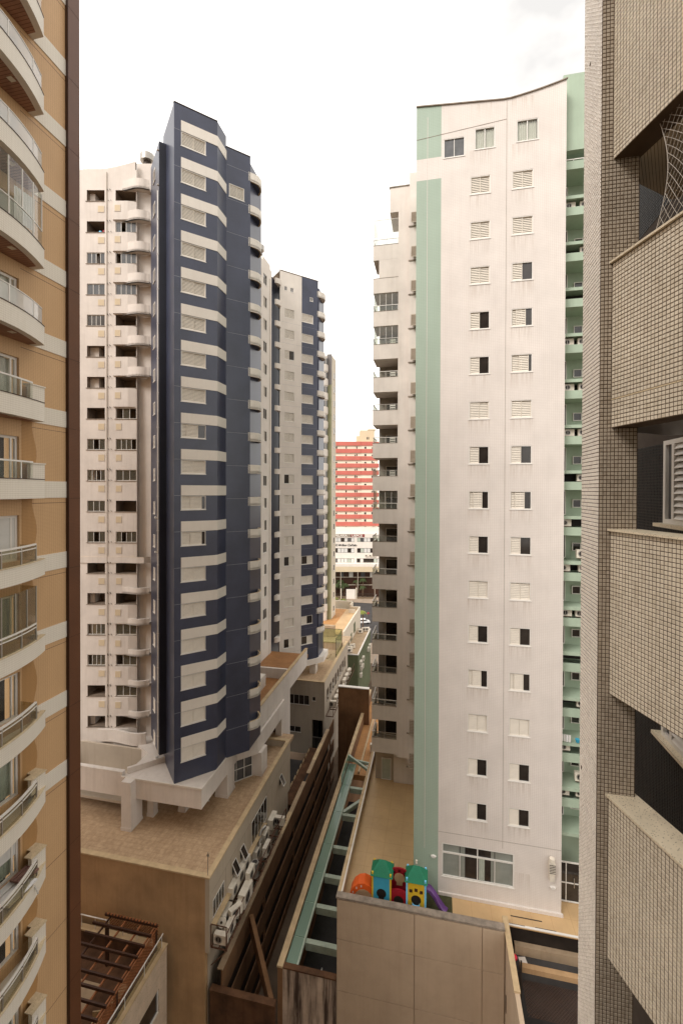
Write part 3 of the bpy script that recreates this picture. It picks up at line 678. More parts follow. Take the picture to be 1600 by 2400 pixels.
def slide(m, path, w):
    n = len(path); prof = [(-w,0.16),(-w*0.85,0.02),(-w*0.4,-0.06),(w*0.4,-0.06),(w*0.85,0.02),(w,0.16)]
    vs = []
    for i,p in enumerate(path):
        a = Vector(path[max(i-1,0)]); b = Vector(path[min(i+1,n-1)]); d = (b-a).normalized(); side = Vector((0,0,1)).cross(d).normalized(); up = d.cross(side)
        for s_,h in prof: vs.append(Vector(p)+side*s_+up*h)
    k = len(prof)
    m.add(vs, [(i*k+j,i*k+j+1,(i+1)*k+j+1,(i+1)*k+j) for i in range(n-1) for j in range(k-1)], 0, True)
    m.add([v+Vector((0,0,-0.03)) for v in vs], [(i*k+j,(i+1)*k+j,(i+1)*k+j+1,i*k+j+1) for i in range(n-1) for j in range(k-1)], 0, True)
m = MB()                                                     # short curved tunnel on the left
n = 9; r0 = 0.42
for i in range(n):
    a = math.pi*i/(n-1); b = math.pi*(i+1)/(n-1)
    if i == n-1: break
    for (ri,si) in ((0.95,1),(0.68,-1)):
        p = [(-ri*math.cos(a)*0.9,-0.4,ri*math.sin(a)*1.25),(-ri*math.cos(b)*0.9,-0.4,ri*math.sin(b)*1.25),(-ri*math.cos(b)*0.9,0.4,ri*math.sin(b)*1.25),(-ri*math.cos(a)*0.9,0.4,ri*math.sin(a)*1.25)]
        m.add(p, [(0,1,2,3)], 0, True)
    for y in (-0.4,0.4):
        m.add([(-0.95*0.9*math.cos(a),y,0.95*1.25*math.sin(a)),(-0.95*0.9*math.cos(b),y,0.95*1.25*math.sin(b)),(-0.68*0.9*math.cos(b),y,0.68*1.25*math.sin(b)),(-0.68*0.9*math.cos(a),y,0.68*1.25*math.sin(a))], [(0,1,2,3)], 0)
    if i in (1,2,3): 
        a2 = (a+b)/2; x_ = -0.82*0.9*math.cos(a2); z_ = 0.82*1.25*math.sin(a2)
        m.box(x_-0.03,x_+0.03,-0.41,-0.405,z_-0.06,z_+0.06,1)
pp('climbing_arch', m, ['p_orange','white'], (-1.95,-0.1,0))
m = MB(); slide(m, [(0,0,1.25),(0.2,0,1.22),(0.42,0,0.95),(0.66,0,0.55),(0.9,-0.05,0.24),(1.1,-0.1,0.14)], 0.24); pp('slide', m, ['p_purple'], (1.45,-0.15,0.02))
m = MB(); slide(m, [(0,0,0.62),(0,-0.15,0.55),(0,-0.4,0.2)], 0.2); pp('small_slide', m, ['p_sky'], (0.95,-0.56,0))

# ------------------------------------------------------------------ glass skylight beside the podium
SK = thing('glass_canopy', 'green glass canopy in a pale green steel frame between the podium and the alley', 'canopy', (-8, 38, -3.2))
FS = Frame(SK, 0, 0, 0, 0)
mb = MB(); mb.box(-9.97,-9.62,27.3,68.5,-3.2,6.72); FS.part('side_wall', mb, ['garage'])
mb = MB(); mb.box(-10.0,-9.60,27.25,68.5,6.72,6.84); FS.part('coping', mb, ['coping'])
mb = MB(); mb.box(-9.62,-6.02,27.3,27.55,-3.2,6.72); FS.part('front_wall', mb, ['grime'])
mb = MB(); mb.box(-9.60,-6.02,27.25,27.6,6.72,6.82); FS.part('coping', mb, ['rust'])
g = MB()
Ys = [27.6,29.6,32.3,35.0,38.0,42.0,46.0,49.8]
for a,b in zip(Ys,Ys[1:]):
    g.box(-9.58,-8.78,a+0.03,b-0.03,6.55,6.575)
FS.part('glass_sheet', g, [G_GREEN])
g = MB(); g.box(-8.74,-6.02,27.62,49.8,4.9,4.92); g = None
m = MB(); m.box(-8.82,-8.70,27.6,49.8,6.40,6.62); FS.part('main_rail', m, ['skyframe'])
for y in Ys[1:-1]:
    m = MB(); m.box(-8.70,-6.02,y-0.17,y+0.17,5.9,6.42); FS.part('cross_beam', m, ['skyframe'])
    m = MB(); m.box(-9.6,-8.82,y-0.06,y+0.06,6.38,6.54); FS.part('short_beam', m, ['skyframe'])
m = MB(); m.bar((-8.7,42.2,6.3),(-6.3,45.6,6.3),0.3,0.4); FS.part('brace', m, ['skyframe'])
m = MB(); m.box(-9.58,-9.56,45.5,49.8,6.86,7.9); FS.part('glass_screen', m, [G_GREEN])
m = MB(); m.bar((-9.6,50,7.3),(-6.0,47.5,6.9),0.22,0.28); m.bar((-9.6,49.9,6.95),(-6.0,49.9,6.6),0.2,0.3); FS.part('end_brace', m, ['skyframe'])
m = MB(); m.box(-9.62,-6.0,27.55,50,1.8,2.0); FS.part('lower_floor', m, ['asphalt'])
m = MB(); m.box(-8.2,-8.12,28.0,32.0,2.0,2.06); m.box(-7.2,-7.12,27.8,30.0,2.0,2.06); FS.part('floor_line', m, ['alu'])
m = MB(); m.box(-9.62,-5.8,50.0,68,4.6,5.2); FS.part('back_roof', m, ['floor_c'])
m = MB(); m.box(-8.6,-8.4,50.2,67,5.2,5.5); FS.part('roof_curb', m, ['coping'])
for (x,y) in ((-7.0,50.8),(-7.2,55.2)):
    t = ac_unit(x,y,5.25,0,'white rooftop air conditioner standing %s on the brown roof behind the glass canopy' % ('nearer' if y < 52 else 'farther'),'rooftop air conditioners behind the canopy',1.6)
# ------------------------------------------------------------------ near tiled building at the right edge
RB = thing('tiled_building', 'near building clad in small grey beige tiles at the right edge of the view', 'apartment building', (3.0, 4.2, -3.2))
FB0 = Frame(RB, 0, 0, 0, 0)
m = MB(); m.box(-28,14,-34,-20,-3.2,66); FB0.part('unseen_light_blocker', m, ['rt_pat'])  # unseen block added behind the camera to keep light off the lower facades
YC = 5.31
FB = Frame(RB, 1.87, YC, 0, -70.3)       # angled parapets: local x comes towards the viewer, local y points into the building
PT = 0.0432
def tile_field(F, name, u0, u1, z0, z1, y, mt, gap=0.0070, keep=0, pz=PT, pu=PT, seed=1):
    """glazed tiles standing proud of the grout; the nearest `keep` ones are single objects"""
    rg = random.Random(seed)
    nu = max(1, round((u1-u0)/pu)); nz_ = max(1, round((z1-z0)/pz)); pu = (u1-u0)/nu; pz = (z1-z0)/nz_
    big = MB(); w = pu-gap; h = pz-gap; b = 0.003; d = 0.0045
    def tl(m, x, z, y, e, dx=0, dz=0):
        m.add([(x,y,z),(x+w,y,z),(x+w,y,z+h),(x,y,z+h),(x+b,y-e,z+b),(x+w-b,y-e,z+b),(x+w-b,y-e,z+h-b),(x+b,y-e,z+h-b)],
              [(4,5,6,7),(0,1,5,4),(1,2,6,5),(2,3,7,6),(3,0,4,7)], 1 if rg.random() < 0.22 else 0)
    cells = [(i,j) for i in range(nu) for j in range(nz_)]
    near = sorted([c for c in cells if c[0]*pu+u0 < 0.90], key=lambda c: (-c[0], abs(z0+c[1]*pz-38)))[:keep]
    ns = set(near)
    for i,j in cells:
        if (i,j) not in ns and rg.random() > 0.0004: tl(big, u0+i*pu+gap/2+rg.uniform(-.0006,.0006), z0+j*pz+gap/2+rg.uniform(-.0006,.0006), y, d+rg.uniform(-.001,.001))
    if near:
        one = MB(); tl(one, 0, 0, 0, d); one.mi = [0]*5
        me = one.mesh('tile',[mt])
        for i,j in near: F.part('tile', me, None, at=(u0+i*pu+gap/2, y, z0+j*pz+gap/2))
    F.part(name, big, [mt, mt+'_b'], kind='stuff')
for q,(zc,keep) in enumerate(((43.37,60),(40.47,90),(37.57,90),(34.67,60))):
    zb = zc-1.78
    m = MB(); m.box(0,2.6,0,0.26,zb,zc); FB.part('spandrel', m, ['rgrout'])
    if q == 1:
        tile_field(FB,'tile_field',0.002,1.15,zb+0.315,zc-0.004,0,'rtile',keep=keep,seed=q)
        tile_field(FB,'tile_field',0.002,1.15,zb+0.003,zb+0.30,0,'rtile',seed=q+9)
        j = MB(); j.box(0,2.6,-0.004,0.0,zb+0.301,zb+0.314); FB.part('movement_joint', j, ['stone'])
    else: tile_field(FB,'tile_field',0.002,1.15,zb+0.003,zc-0.004,0,'rtile',keep=keep,seed=q)
    m = MB(); m.box(-0.06,2.6,-0.035,0.29,zc,zc+0.022); FB.part('coping', m, ['granite'])
    m = MB(); m.prism([(0.02,0.26),(2.6,0.26),(2.6,3.2),(-0.5,1.2),(-0.2,0.26)], zb+0.002, zb+0.35, 0); FB.part('slab', m, ['rt_pat'])
m = MB(); m.box(0,2.6,0.002,0.26,44.5,52); FB.part('upper_wall', m, ['rt_pat'])
m = MB(); m.box(3.1,9,-0.8,8.6,-3.2,60); FB0.part('back_wall', m, ['rgrout2'])
FX = Frame(RB, 3.1, 8.6, 0, -90)         # black tiled wall: local x comes towards the viewer
for zc in (43.37,40.47,37.57,34.67):
    zlo = zc-1.44
    tile_field(FX,'tile_field',0.0,4.6,zlo,zc+1.10,-0.001,'rblack',0.0060,0,seed=5)
# column
FC = Frame(RB, 1.75, YC, 0, 0)           # front face towards the camera
m = MB(); m.box(0.0,0.375,0.0,0.575,-3.2,62); FC.part('column', m, ['rgrout'])
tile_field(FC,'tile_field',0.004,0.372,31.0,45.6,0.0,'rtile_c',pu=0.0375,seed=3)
FD = Frame(RB, 1.75, YC, 0, -90)         # left face of the column
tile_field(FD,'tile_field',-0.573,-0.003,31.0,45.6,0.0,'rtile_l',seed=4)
# louvred windows in the black wall
for zc in (37.57,34.67):
    z0 = zc; u0 = 8.6-6.83
    m = MB()
    m.box(u0,u0+0.06,-0.05,0.03,z0,z0+1.12); m.box(u0+0.06,u0+2,-0.05,0.03,z0+1.06,z0+1.12); m.box(u0+0.06,u0+2,-0.05,0.03,z0,z0+0.06)
    m.box(u0+0.24,u0+0.30,-0.06,0.02,z0+0.06,z0+1.06)
    wd = FX.part('window', m, ['alu'], label='white framed louvred window in the black tiled wall')
    m = MB(); m.box(u0+0.06,u0+0.24,-0.008,-0.007,z0+0.06,z0+1.06); obj('pane', m.mesh('pane',['pane2']), wd)
    n = 12; ph = 1.0/n
    for i in range(n):
        zz = z0+0.06+i*ph
        m = MB(); m.add([(u0+0.305,-0.055,zz+0.004),(u0+2,-0.055,zz+0.004),(u0+2,-0.009,zz+ph*0.90),(u0+0.305,-0.009,zz+ph*0.90),(u0+0.305,-0.063,zz+0.012),(u0+2,-0.063,zz+0.012),(u0+2,-0.016,zz+ph*0.95),(u0+0.305,-0.016,zz+ph*0.95)],
                        [(4,5,6,7),(3,2,1,0),(0,1,5,4),(2,3,7,6),(3,0,4,7)])
        obj('slat', m.mesh('slat',['alu']), wd)
    m = MB(); m.box(u0-0.10,u0+2,-0.13,-0.006,z0-0.05,z0-0.002); obj('sill', m.mesh('sill',['granite']), wd)
m = MB(); m.box(0.3,4.5,-0.03,-0.012,40.5,41.62); FX.part('dark_opening', m, ['dark'])
# cord net over the topmost opening
m = MB()
def npt(u,v):
    x = 0.42+0.13*math.sin(math.pi*min(1,v*1.0))*(1-u)+0.06*v+u*1.2; z = 40.50+v*1.12
    return (x, 0.10-0.05*math.sin(math.pi*v)*math.sin(math.pi*min(1,u*1.2)), z)
NU, NV = 30, 24
for i in range(NU):
    for j in range(NV):
        u0,u1 = i/NU,(i+1)/NU; v0,v1 = j/NV,(j+1)/NV
        if (i+j)%2 == 0: m.bar(npt(u0,v0),npt(u1,v1),0.0028,0.0028)
        else: m.bar(npt(u1,v0),npt(u0,v1),0.0028,0.0028)
for j in range(NV): m.bar(npt(0,j/NV),npt(0,(j+1)/NV),0.005,0.005)
tag(FB.part('safety_net', m, ['net'], kind='stuff'))

# ------------------------------------------------------------------ beige tower with bowed balconies on the left edge
LB = thing('apartment_tower', 'beige tiled tower with bowed white balconies along the left edge of the view', 'apartment building', (-18, 12, -3.2))
FL = Frame(LB, -15.0, 0, 0, 90)          # local x = +Y world, local y = into the building (-X)
ZK = [55.74-2.9*k for k in range(-2,15)]
holes = [(10.6,13.5,z-0.06,z+1.62) for z in ZK]
m = MB(); m.holed(5.0,15.62,-3.2,63,holes,0.22,0,0); m.quad((15.62,0.3,-3.2),(15.62,0.3,63),(15.62,26,63),(15.62,26,-3.2)); m.box(-4,15.6,0.6,26,62.8,63); m.box(-4,15.6,25.8,26,-3.2,62.8)
FL.part('wall', m, ['lb_beige'])
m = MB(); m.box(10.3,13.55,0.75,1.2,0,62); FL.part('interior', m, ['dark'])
m = MB(); m.box(15.622,16.20,-0.14,0.5,-3.2,63,1); m.box(15.60,16.22,-0.0,0.5,-3.2,63,0) if False else None
FL.part('corner_column', m, ['lb_dark','lb_brown'])
m = MB(); m.box(15.60,15.621,-0.139,-0.0,-3.2,63); FL.part('column_side', m, ['lb_dark'])
for z in ZK:                                          # dark joints ringing the brown column and the beige wall
    m = MB(); m.box(15.625,16.205,-0.145,-0.141,z-0.70,z-0.685); FL.part('column_joint', m, ['lb_dark'])
    m = MB(); m.box(13.56,15.60,-0.003,-0.0005,z-0.87,z-0.855); FL.part('wall_joint', m, ['lb_dark'])
def bow(u, s=1.0): return -(0.5+s*(0.8-0.8*((u-11.2)/2.9)**2))
U0,U1 = 8.3,14.1
def bowpath(n=18, s=1.0, u0=U0, u1=U1): return [(u0+(u1-u0)*i/n, bow(u0+(u1-u0)*i/n, s)) for i in range(n+1)]
for k,z in enumerate(ZK, start=-2):
    zb = z-0.66; low = k >= 7
    s = 1.0 if k < 5 or k >= 7 else 0.55
    m = MB(); m.box(14.12 if True else 0,15.60,-0.03,0.0,zb,z)
    if k <= 10: FL.part('white_band', m, ['lb_white'])
    if k >= 11: bl = FL
    path = bowpath(18, s)
    slab = MB()
    poly = [(U0,0.0)]+path+[(U1,0.0)]
    slab.prism(poly, zb, zb+0.18, 0, 0, 1)
    top = z+0.04 if not low else zb+0.60
    slab.strip(path, 0.14, zb+0.18, top, 0)
    slab.box(U1-0.14,U1,bow(U1,s)+0.14,0.0,zb+0.18,top,0)
    B = FL.part('balcony', slab, ['lb_white','white'])
    sf = MB()                                            # wooden ceiling under the slab, inset from a white rim
    inner = [(u,o+0.26) for u,o in path if o+0.26 < -0.1]; inner = [(U0,0.0)]+inner[:-1]+[(U1-0.22,bow(U1-.22,s)+0.26),(U1-0.22,0.0)]
    sf.prism(inner, zb-0.012, zb-0.001, 0); obj('ceiling', sf.mesh('ceiling',['soffit']), B)
    lm = MB(); lm.box(12.55,12.75,-0.75,-0.55,zb-0.022,zb-0.013); obj('ceiling_lamp', lm.mesh('ceiling_lamp',['cream']), B)
    cp = MB(); cp.strip([(u,o-0.02) for u,o in path], 0.18, top, top+0.025, 0); obj('coping', cp.mesh('coping',['stone' if k >= 7 else 'lb_dark']), B)
    gp = [(u,o+0.05) for u,o in bowpath(18, s, U0, U1-(0.12 if k < 5 else 0.62))]
    enclosed = k in (0,3,8)
    gh = 2.0 if enclosed else (0.62 if k < 5 else 0.60)
    gl = MB(); gl.strip(gp, 0.012, top+0.03, top+gh, 0); 
    if low and k < 10: gl.box(gp[-1][0]-0.012,gp[-1][0],gp[-1][1]+0.03,-0.05,top+0.03,top+gh)
    obj('glass_panel', gl.mesh('glass_panel',[G_CLEAR if k in (0,3) else (G_TINT if k >= 7 else (G_CLEAR if k >= 5 else G_PALE))]), B)
    rl = MB(); rp = [(u,o-0.015) for u,o in gp]
    ht = top+(0.62 if k < 5 else 0.60)
    rl.strip(rp, 0.07 if low or k in (5,6) else 0.04, ht, ht+(0.06 if low or k in (5,6) else 0.03), 0)
    if low: rl.strip(rp, 0.05, ht-0.12, ht-0.085, 0)
    obj('handrail', rl.mesh('handrail',['alu']), B)
    ps = MB(); 
    for i in range(0,19,3 if low else 4):
        x,y = rp[i]; ps = MB(); ps.box(x-0.018,x+0.018,y+0.0,y+0.05,top,ht+0.0); obj('post', ps.mesh('post',['alu' if k < 7 else 'steel']), B)
    if enclosed:
        for i in range(0,19,2): x,y = gp[i]; ps = MB(); ps.box(x-0.015,x+0.015,y-0.01,y+0.03,ht,top+gh); obj('post', ps.mesh('post',['alu' if k < 7 else 'steel']), B)
    if k >= 5 and k not in (7,8,9):                      # solid end block with its coping
        e = MB(); e.box(U1-0.60,U1,bow(U1,s)+0.0,bow(U1,s)+0.16,top,top+0.58); e.box(U1-0.16,U1,bow(U1,s)+0.16,0.0,top,top+0.58)
        obj('end_block', e.mesh('end_block',['lb_white']), B)
        e = MB(); e.box(U1-0.64,U1+0.03,bow(U1,s)-0.03,bow(U1,s)+0.30,top+0.58,top+0.62); e.box(U1-0.34,U1+0.03,bow(U1,s)+0.30,0.0,top+0.58,top+0.62)
        obj('coping', e.mesh('coping',['stone' if k >= 7 else 'lb_white']), B)
    # sliding door behind it
    d = FL.part('balcony_door', frame_mesh(2.9,1.68,0.09,False), ['alu'], at=(10.6,0.12,z-0.06))
    shut = k in (7,) or k == 10
    if k%4 == 3: obj('roller_shutter', plate_mesh(2.72,1.5 if k == 7 else 0.85,'curtain','roller_shutter',0.03), d, (0.09,0.0,0.09 if k == 7 else 0.74))
    obj('curtain', curtain_mesh(2.72 if k%3 else 2.1,1.5,'curtain' if k < 6 else 'curtain_g'), d, (0.09,0.11,0.09))
    obj('pane', plate_mesh(2.72,1.5,G_CLEAR), d, (0.09,0.07,0.09))
    obj('mullion', plate_mesh(0.07,1.5,'alu','mullion',0.05), d, (2.62,-0.02,0.09)); obj('mullion', plate_mesh(0.07,1.5,'alu','mullion',0.05), d, (1.5,-0.02,0.09))
    if k < 5: obj('blind', plate_mesh(2.72,1.5,'curtain','blind',0.01), d, (0.09,0.09,0.09))
    if k >= 5:                                           # darker mosaic strip with a wavy edge beside the door
        w_ = MB(); n_ = 10
        L_ = [(13.58,zb-2.2+2.2*i/n_) for i in range(n_+1)]; R_ = [(14.12+0.10*math.sin(math.pi*2*i/n_-1.2),zb-2.2+2.2*i/n_) for i in range(n_+1)]
        for i in range(n_): w_.quad((L_[i][0],-0.006,L_[i][1]),(R_[i][0],-0.006,R_[i][1]),(R_[i+1][0],-0.006,R_[i+1][1]),(L_[i+1][0],-0.006,L_[i+1][1]))
        FL.part('mosaic_strip', w_, ['lb_beige2'])
# things on the balconies
zz = 55.74-2.9*11
t = thing('drying_rack', 'drying rack loaded with white and brown laundry on a low balcony of the beige tower', 'drying rack', (-14.45,12.75,zz-0.45))
m = MB()
for i in range(6): m.box(-0.45+i*0.16,-0.33+i*0.16,-0.6,0.5,0.45+0.04*(i%2),0.52+0.04*(i%2))
obj('towels', m.mesh('towels',['cloth']), t)
m = MB()
for i in range(4): m.box(-0.3+i*0.15,-0.18+i*0.15,0.1,0.75,0.62,0.70)
obj('blanket', m.mesh('blanket',['cloth_b']), t)
m = MB(); [m.bar((a,b,0),(a*0.4,b,0.5),0.03) for a in (-0.5,0.5) for b in (-0.5,0.5)]; obj('leg', m.mesh('leg',['steel']), t)
t = thing('lace_curtain', 'lace curtain hung inside a glazed balcony of the beige tower', 'curtain', (-14.3,12.7,55.74-2.9*3+0.35))
obj('fabric', curtain_mesh(0.8,1.2,'cloth'), t, (0,0,0), R(90))

# ------------------------------------------------------------------ dark blue tower
BT = thing('apartment_tower', 'nearer dark blue tiled tower with white bands, shuttered windows and a cream balcony wing', 'apartment building', (-20, 36, 14.2))
SB = 2.833
FA = Frame(BT, -19.76, 30.8, 0, 45)      # local x along the window front, local y into the block
wins = [(0.52,2.44,64.79-SB*k,64.79-SB*k+1.10) for k in range(18)]
m = MB(); m.holed(0,3.366,15.1,67.9,wins,0.12); m.quad((0,4,15.1),(0,0,15.1),(0,0,67.9),(0,4,67.9))
m.quad((0,0,67.9),(3.366,0,67.9),(4.4,1.06,67.9),(0.0,4,67.9))
FA.part('front_wall', m, ['blue'])
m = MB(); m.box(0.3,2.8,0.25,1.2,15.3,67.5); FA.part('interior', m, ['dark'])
FA2 = Frame(BT, -17.38, 33.18, 0, 90)    # short side along the alley
m = MB(); m.quad((0,0,15.1),(1.52,0,15.1),(1.52,0,67.9),(0,0,67.9)); m.quad((1.52,0,15.1),(1.52,1.5,15.1),(1.52,1.5,67.9),(1.52,0,67.9)); FA2.part('side_wall', m, ['blue'])
FA3 = Frame(BT, -17.38, 34.72, 0, 45)
h3 = (0.25,1.6,63.0,64.1)
m = MB(); m.holed(-0.9,2.15,15.1,67.05,[h3],0.1); m.quad((2.15,0,15.1),(2.15,5,15.1),(2.15,5,67.05),(2.15,0,67.05)); m.quad((-0.9,0,67.05),(2.15,0,67.05),(2.15,5,67.05),(-0.9,5,67.05)); m.box(-0.2,1.9,0.2,0.6,62.5,64.5)
FA3.part('rear_wall', m, ['blue'])
window(FA3, 0.25, 63.0, 1.35, 1.10, 'c')
ST_B = 'cccccccchcnnccccc' + 'c'
for k in range(18):
    z = 64.79-SB*k
    window(FA, 0.52, z, 1.92, 1.10, {8:'t',10:'n',11:'n'}.get(k,'c'))
    zb0,zb1 = z+1.125,z+1.93
    m = MB(); m.box(0.52,3.366,-0.03,0.0,zb0,zb1); m.add([(3.366,-0.03,zb0),(3.366+0.03,-0.0,zb0),(3.366,0,zb0),(3.366,-0.03,zb1),(3.396,0,zb1),(3.366,0,zb1)],[(0,1,4,3),(3,4,5),(2,1,0)])
    FA.part('white_band', m, ['band'])
    m = MB(); m.box(-0.012,1.54,-0.032,-0.001,zb0,zb1); FA2.part('white_band', m, ['band'])
    m = MB(); m.box(-0.0,0.52,-0.006,-0.001,zb0-0.01,zb0+0.012); FA.part('tile_joint', m, ['blue_joint'])
    m = MB(); m.box(0.05,2.14,-0.006,-0.001,zb0-0.31,zb0-0.288); FA3.part('tile_joint', m, ['blue_joint'])
for (F_,a,b) in ((FA,0,3.38),(FA3,-0.2,2.15)):
    m = MB(); zt = 67.9 if F_ is FA else 67.05; m.box(a-0.02,b,-0.03,0.2,zt,zt+0.07); F_.part('parapet_cap', m, ['rail'])
# stepped blocks at the left of the front
FQ = Frame(BT, -22.15, 32.40, 0, 45)
m = MB(); m.quad((0,0,16.1),(1.0,0,16.1),(1.0,0,66.5),(0,0,66.5)); m.quad((0,3.6,16.1),(0,0,16.1),(0,0,66.5),(0,3.6,66.5)); m.quad((0,0,66.5),(1.0,0,66.5),(1.0,3.6,66.5),(0,3.6,66.5)); m.quad((0,0,16.1),(0,3.6,16.1),(1,3.6,16.1),(1,0,16.1)); FQ.part('corner_block', m, ['blue'])
m = MB(); m.box(0.02,0.56,-0.012,-0.001,16.1,66.4); FQ.part('shade_sheet', m, ['blue_d'])  # dark sheet over the block's own tile, standing in for its shaded face
FW = Frame(BT, -22.15, 32.40, 0, -45)    # its left face: local x = toward the corner
m = MB(); m.cyl((-0.10,-0.07),0.055,16.3,62.5,8); FW.part('rain_pipe', m, ['alu'])
for k in range(18):
    z = 64.3-SB*k
    w = FW.part('window', frame_mesh(0.8,1.05,0.06,True), ['alu'], at=(-2.35,-0.01,z))
    obj('shutter', shutter_mesh(0.7,0.95), w, (0.05,-0.015,0.05))
    m = MB(); m.box(-0.22,-0.02,-0.13,-0.001,z+1.5,z+1.56); FW.part('pipe_clip', m, ['alu'])
for k,nm in ((10,0),(11,1),(17,2)):
    m = MB(); m.bar((-0.3,-0.05,64.0-SB*k),(-0.12,-0.30,64.1-SB*k),0.10,0.14); m.bar((-0.3,-0.03,63.85-SB*k),(-0.3,-0.03,64.15-SB*k),0.05,0.05); FW.part('flood_lamp', m, ['alu'])
# rounded end balconies
E0 = (-15.86, 36.24)
arc = [(E0[0]-0.12,E0[1]-0.12),(E0[0]+0.25,E0[1]+0.25),(E0[0]+0.50,E0[1]+0.62),(E0[0]+0.55,E0[1]+1.1),(E0[0]+0.38,E0[1]+1.6),(E0[0]+0.0,E0[1]+2.0),(E0[0]-0.5,E0[1]+2.2)]
FO = Frame(BT, 0, 0, 0, 0)
m = MB(); m.box(E0[0]-1.2,E0[0]-0.06,E0[1]+0.12,E0[1]+2.6,15.1,66.6); FO.part('balcony_wall', m, ['blue'])
for k in range(18):
    zt = 65.75-SB*k
    m = MB(); m.strip(arc, 0.14, zt-0.76, zt, 0, 1); m.prism([(E0[0]-0.9,E0[1]+0.3)]+arc[:] , zt-0.72, zt-0.55, 0, 0, 2)
    FO.part('round_balcony', m, ['band','coping','blue'])
# tall wall at the back (white) behind the balconies
m = MB(); m.box(-26,-19.6,39.0,46,15.1,66.8); FO.part('rear_block', m, ['white'])

# cream wing with two columns of balcony openings
D = 40.5
ox, oy = -math.sin(R(YAW))*D, math.cos(R(YAW))*D
FWg = Frame(BT, ox, oy, 0, YAW)          # local x = 0 on the view axis
def ux(px): return (px-800)/1035*D
def uz(py): return 38+(1150-py)/1035*D
hl, hr, sq = [], [], []
for k in range(18):
    zt = uz(451)-SB*k
    hl.append((ux(205),ux(246.5),zt-1.0,zt)); hr.append((ux(272),ux(320),zt-1.02,zt+0.0))
    sq.append((ux(231.5),ux(245.5),zt-2.0,zt-1.45)); sq.append((ux(272.5),ux(285),zt-2.0,zt-1.45))
m = MB(); m.holed(ux(150),ux(321),14.4,uz(404),hl+hr,1.6,0,0,1,2)
m.quad((ux(321),0,14.4),(ux(321),0.5,14.4),(ux(321),0.5,uz(404)),(ux(321),0,uz(404)))
m.box(ux(150),ux(321),0.0,8,uz(404)-0.02,uz(404)) if False else None
FWg.part('wing_wall', m, ['stucco','room','room'])
m = MB(); m.box(ux(150),ux(352),1.7,9,14.4,uz(404)); m.box(ux(316),ux(352),0.5,1.7,14.4,uz(380)); FWg.part('wing_body', m, ['stucco'])
m = MB()
us_ = [ux(198)+(ux(318)-ux(198))*i/12 for i in range(13)]
def wt(u):
    t_ = (u-us_[0])/(us_[-1]-us_[0]); return uz(402)+(0.0 if t_ < 0.35 else (t_-0.35)**1.3*1.2)
for a,b in zip(us_,us_[1:]):
    m.quad((a,0,uz(404)+0.001),(b,0,uz(404)+0.001),(b,0,wt(b)),(a,0,wt(a))); m.quad((a,0.3,wt(a)),(a,0,wt(a)),(b,0,wt(b)),(b,0.3,wt(b))); m.quad((b,0.3,uz(404)+.001),(a,0.3,uz(404)+.001),(a,0.3,wt(a)),(b,0.3,wt(b)))
FWg.part('roof_parapet', m, ['stucco'])
rg = random.Random(11)
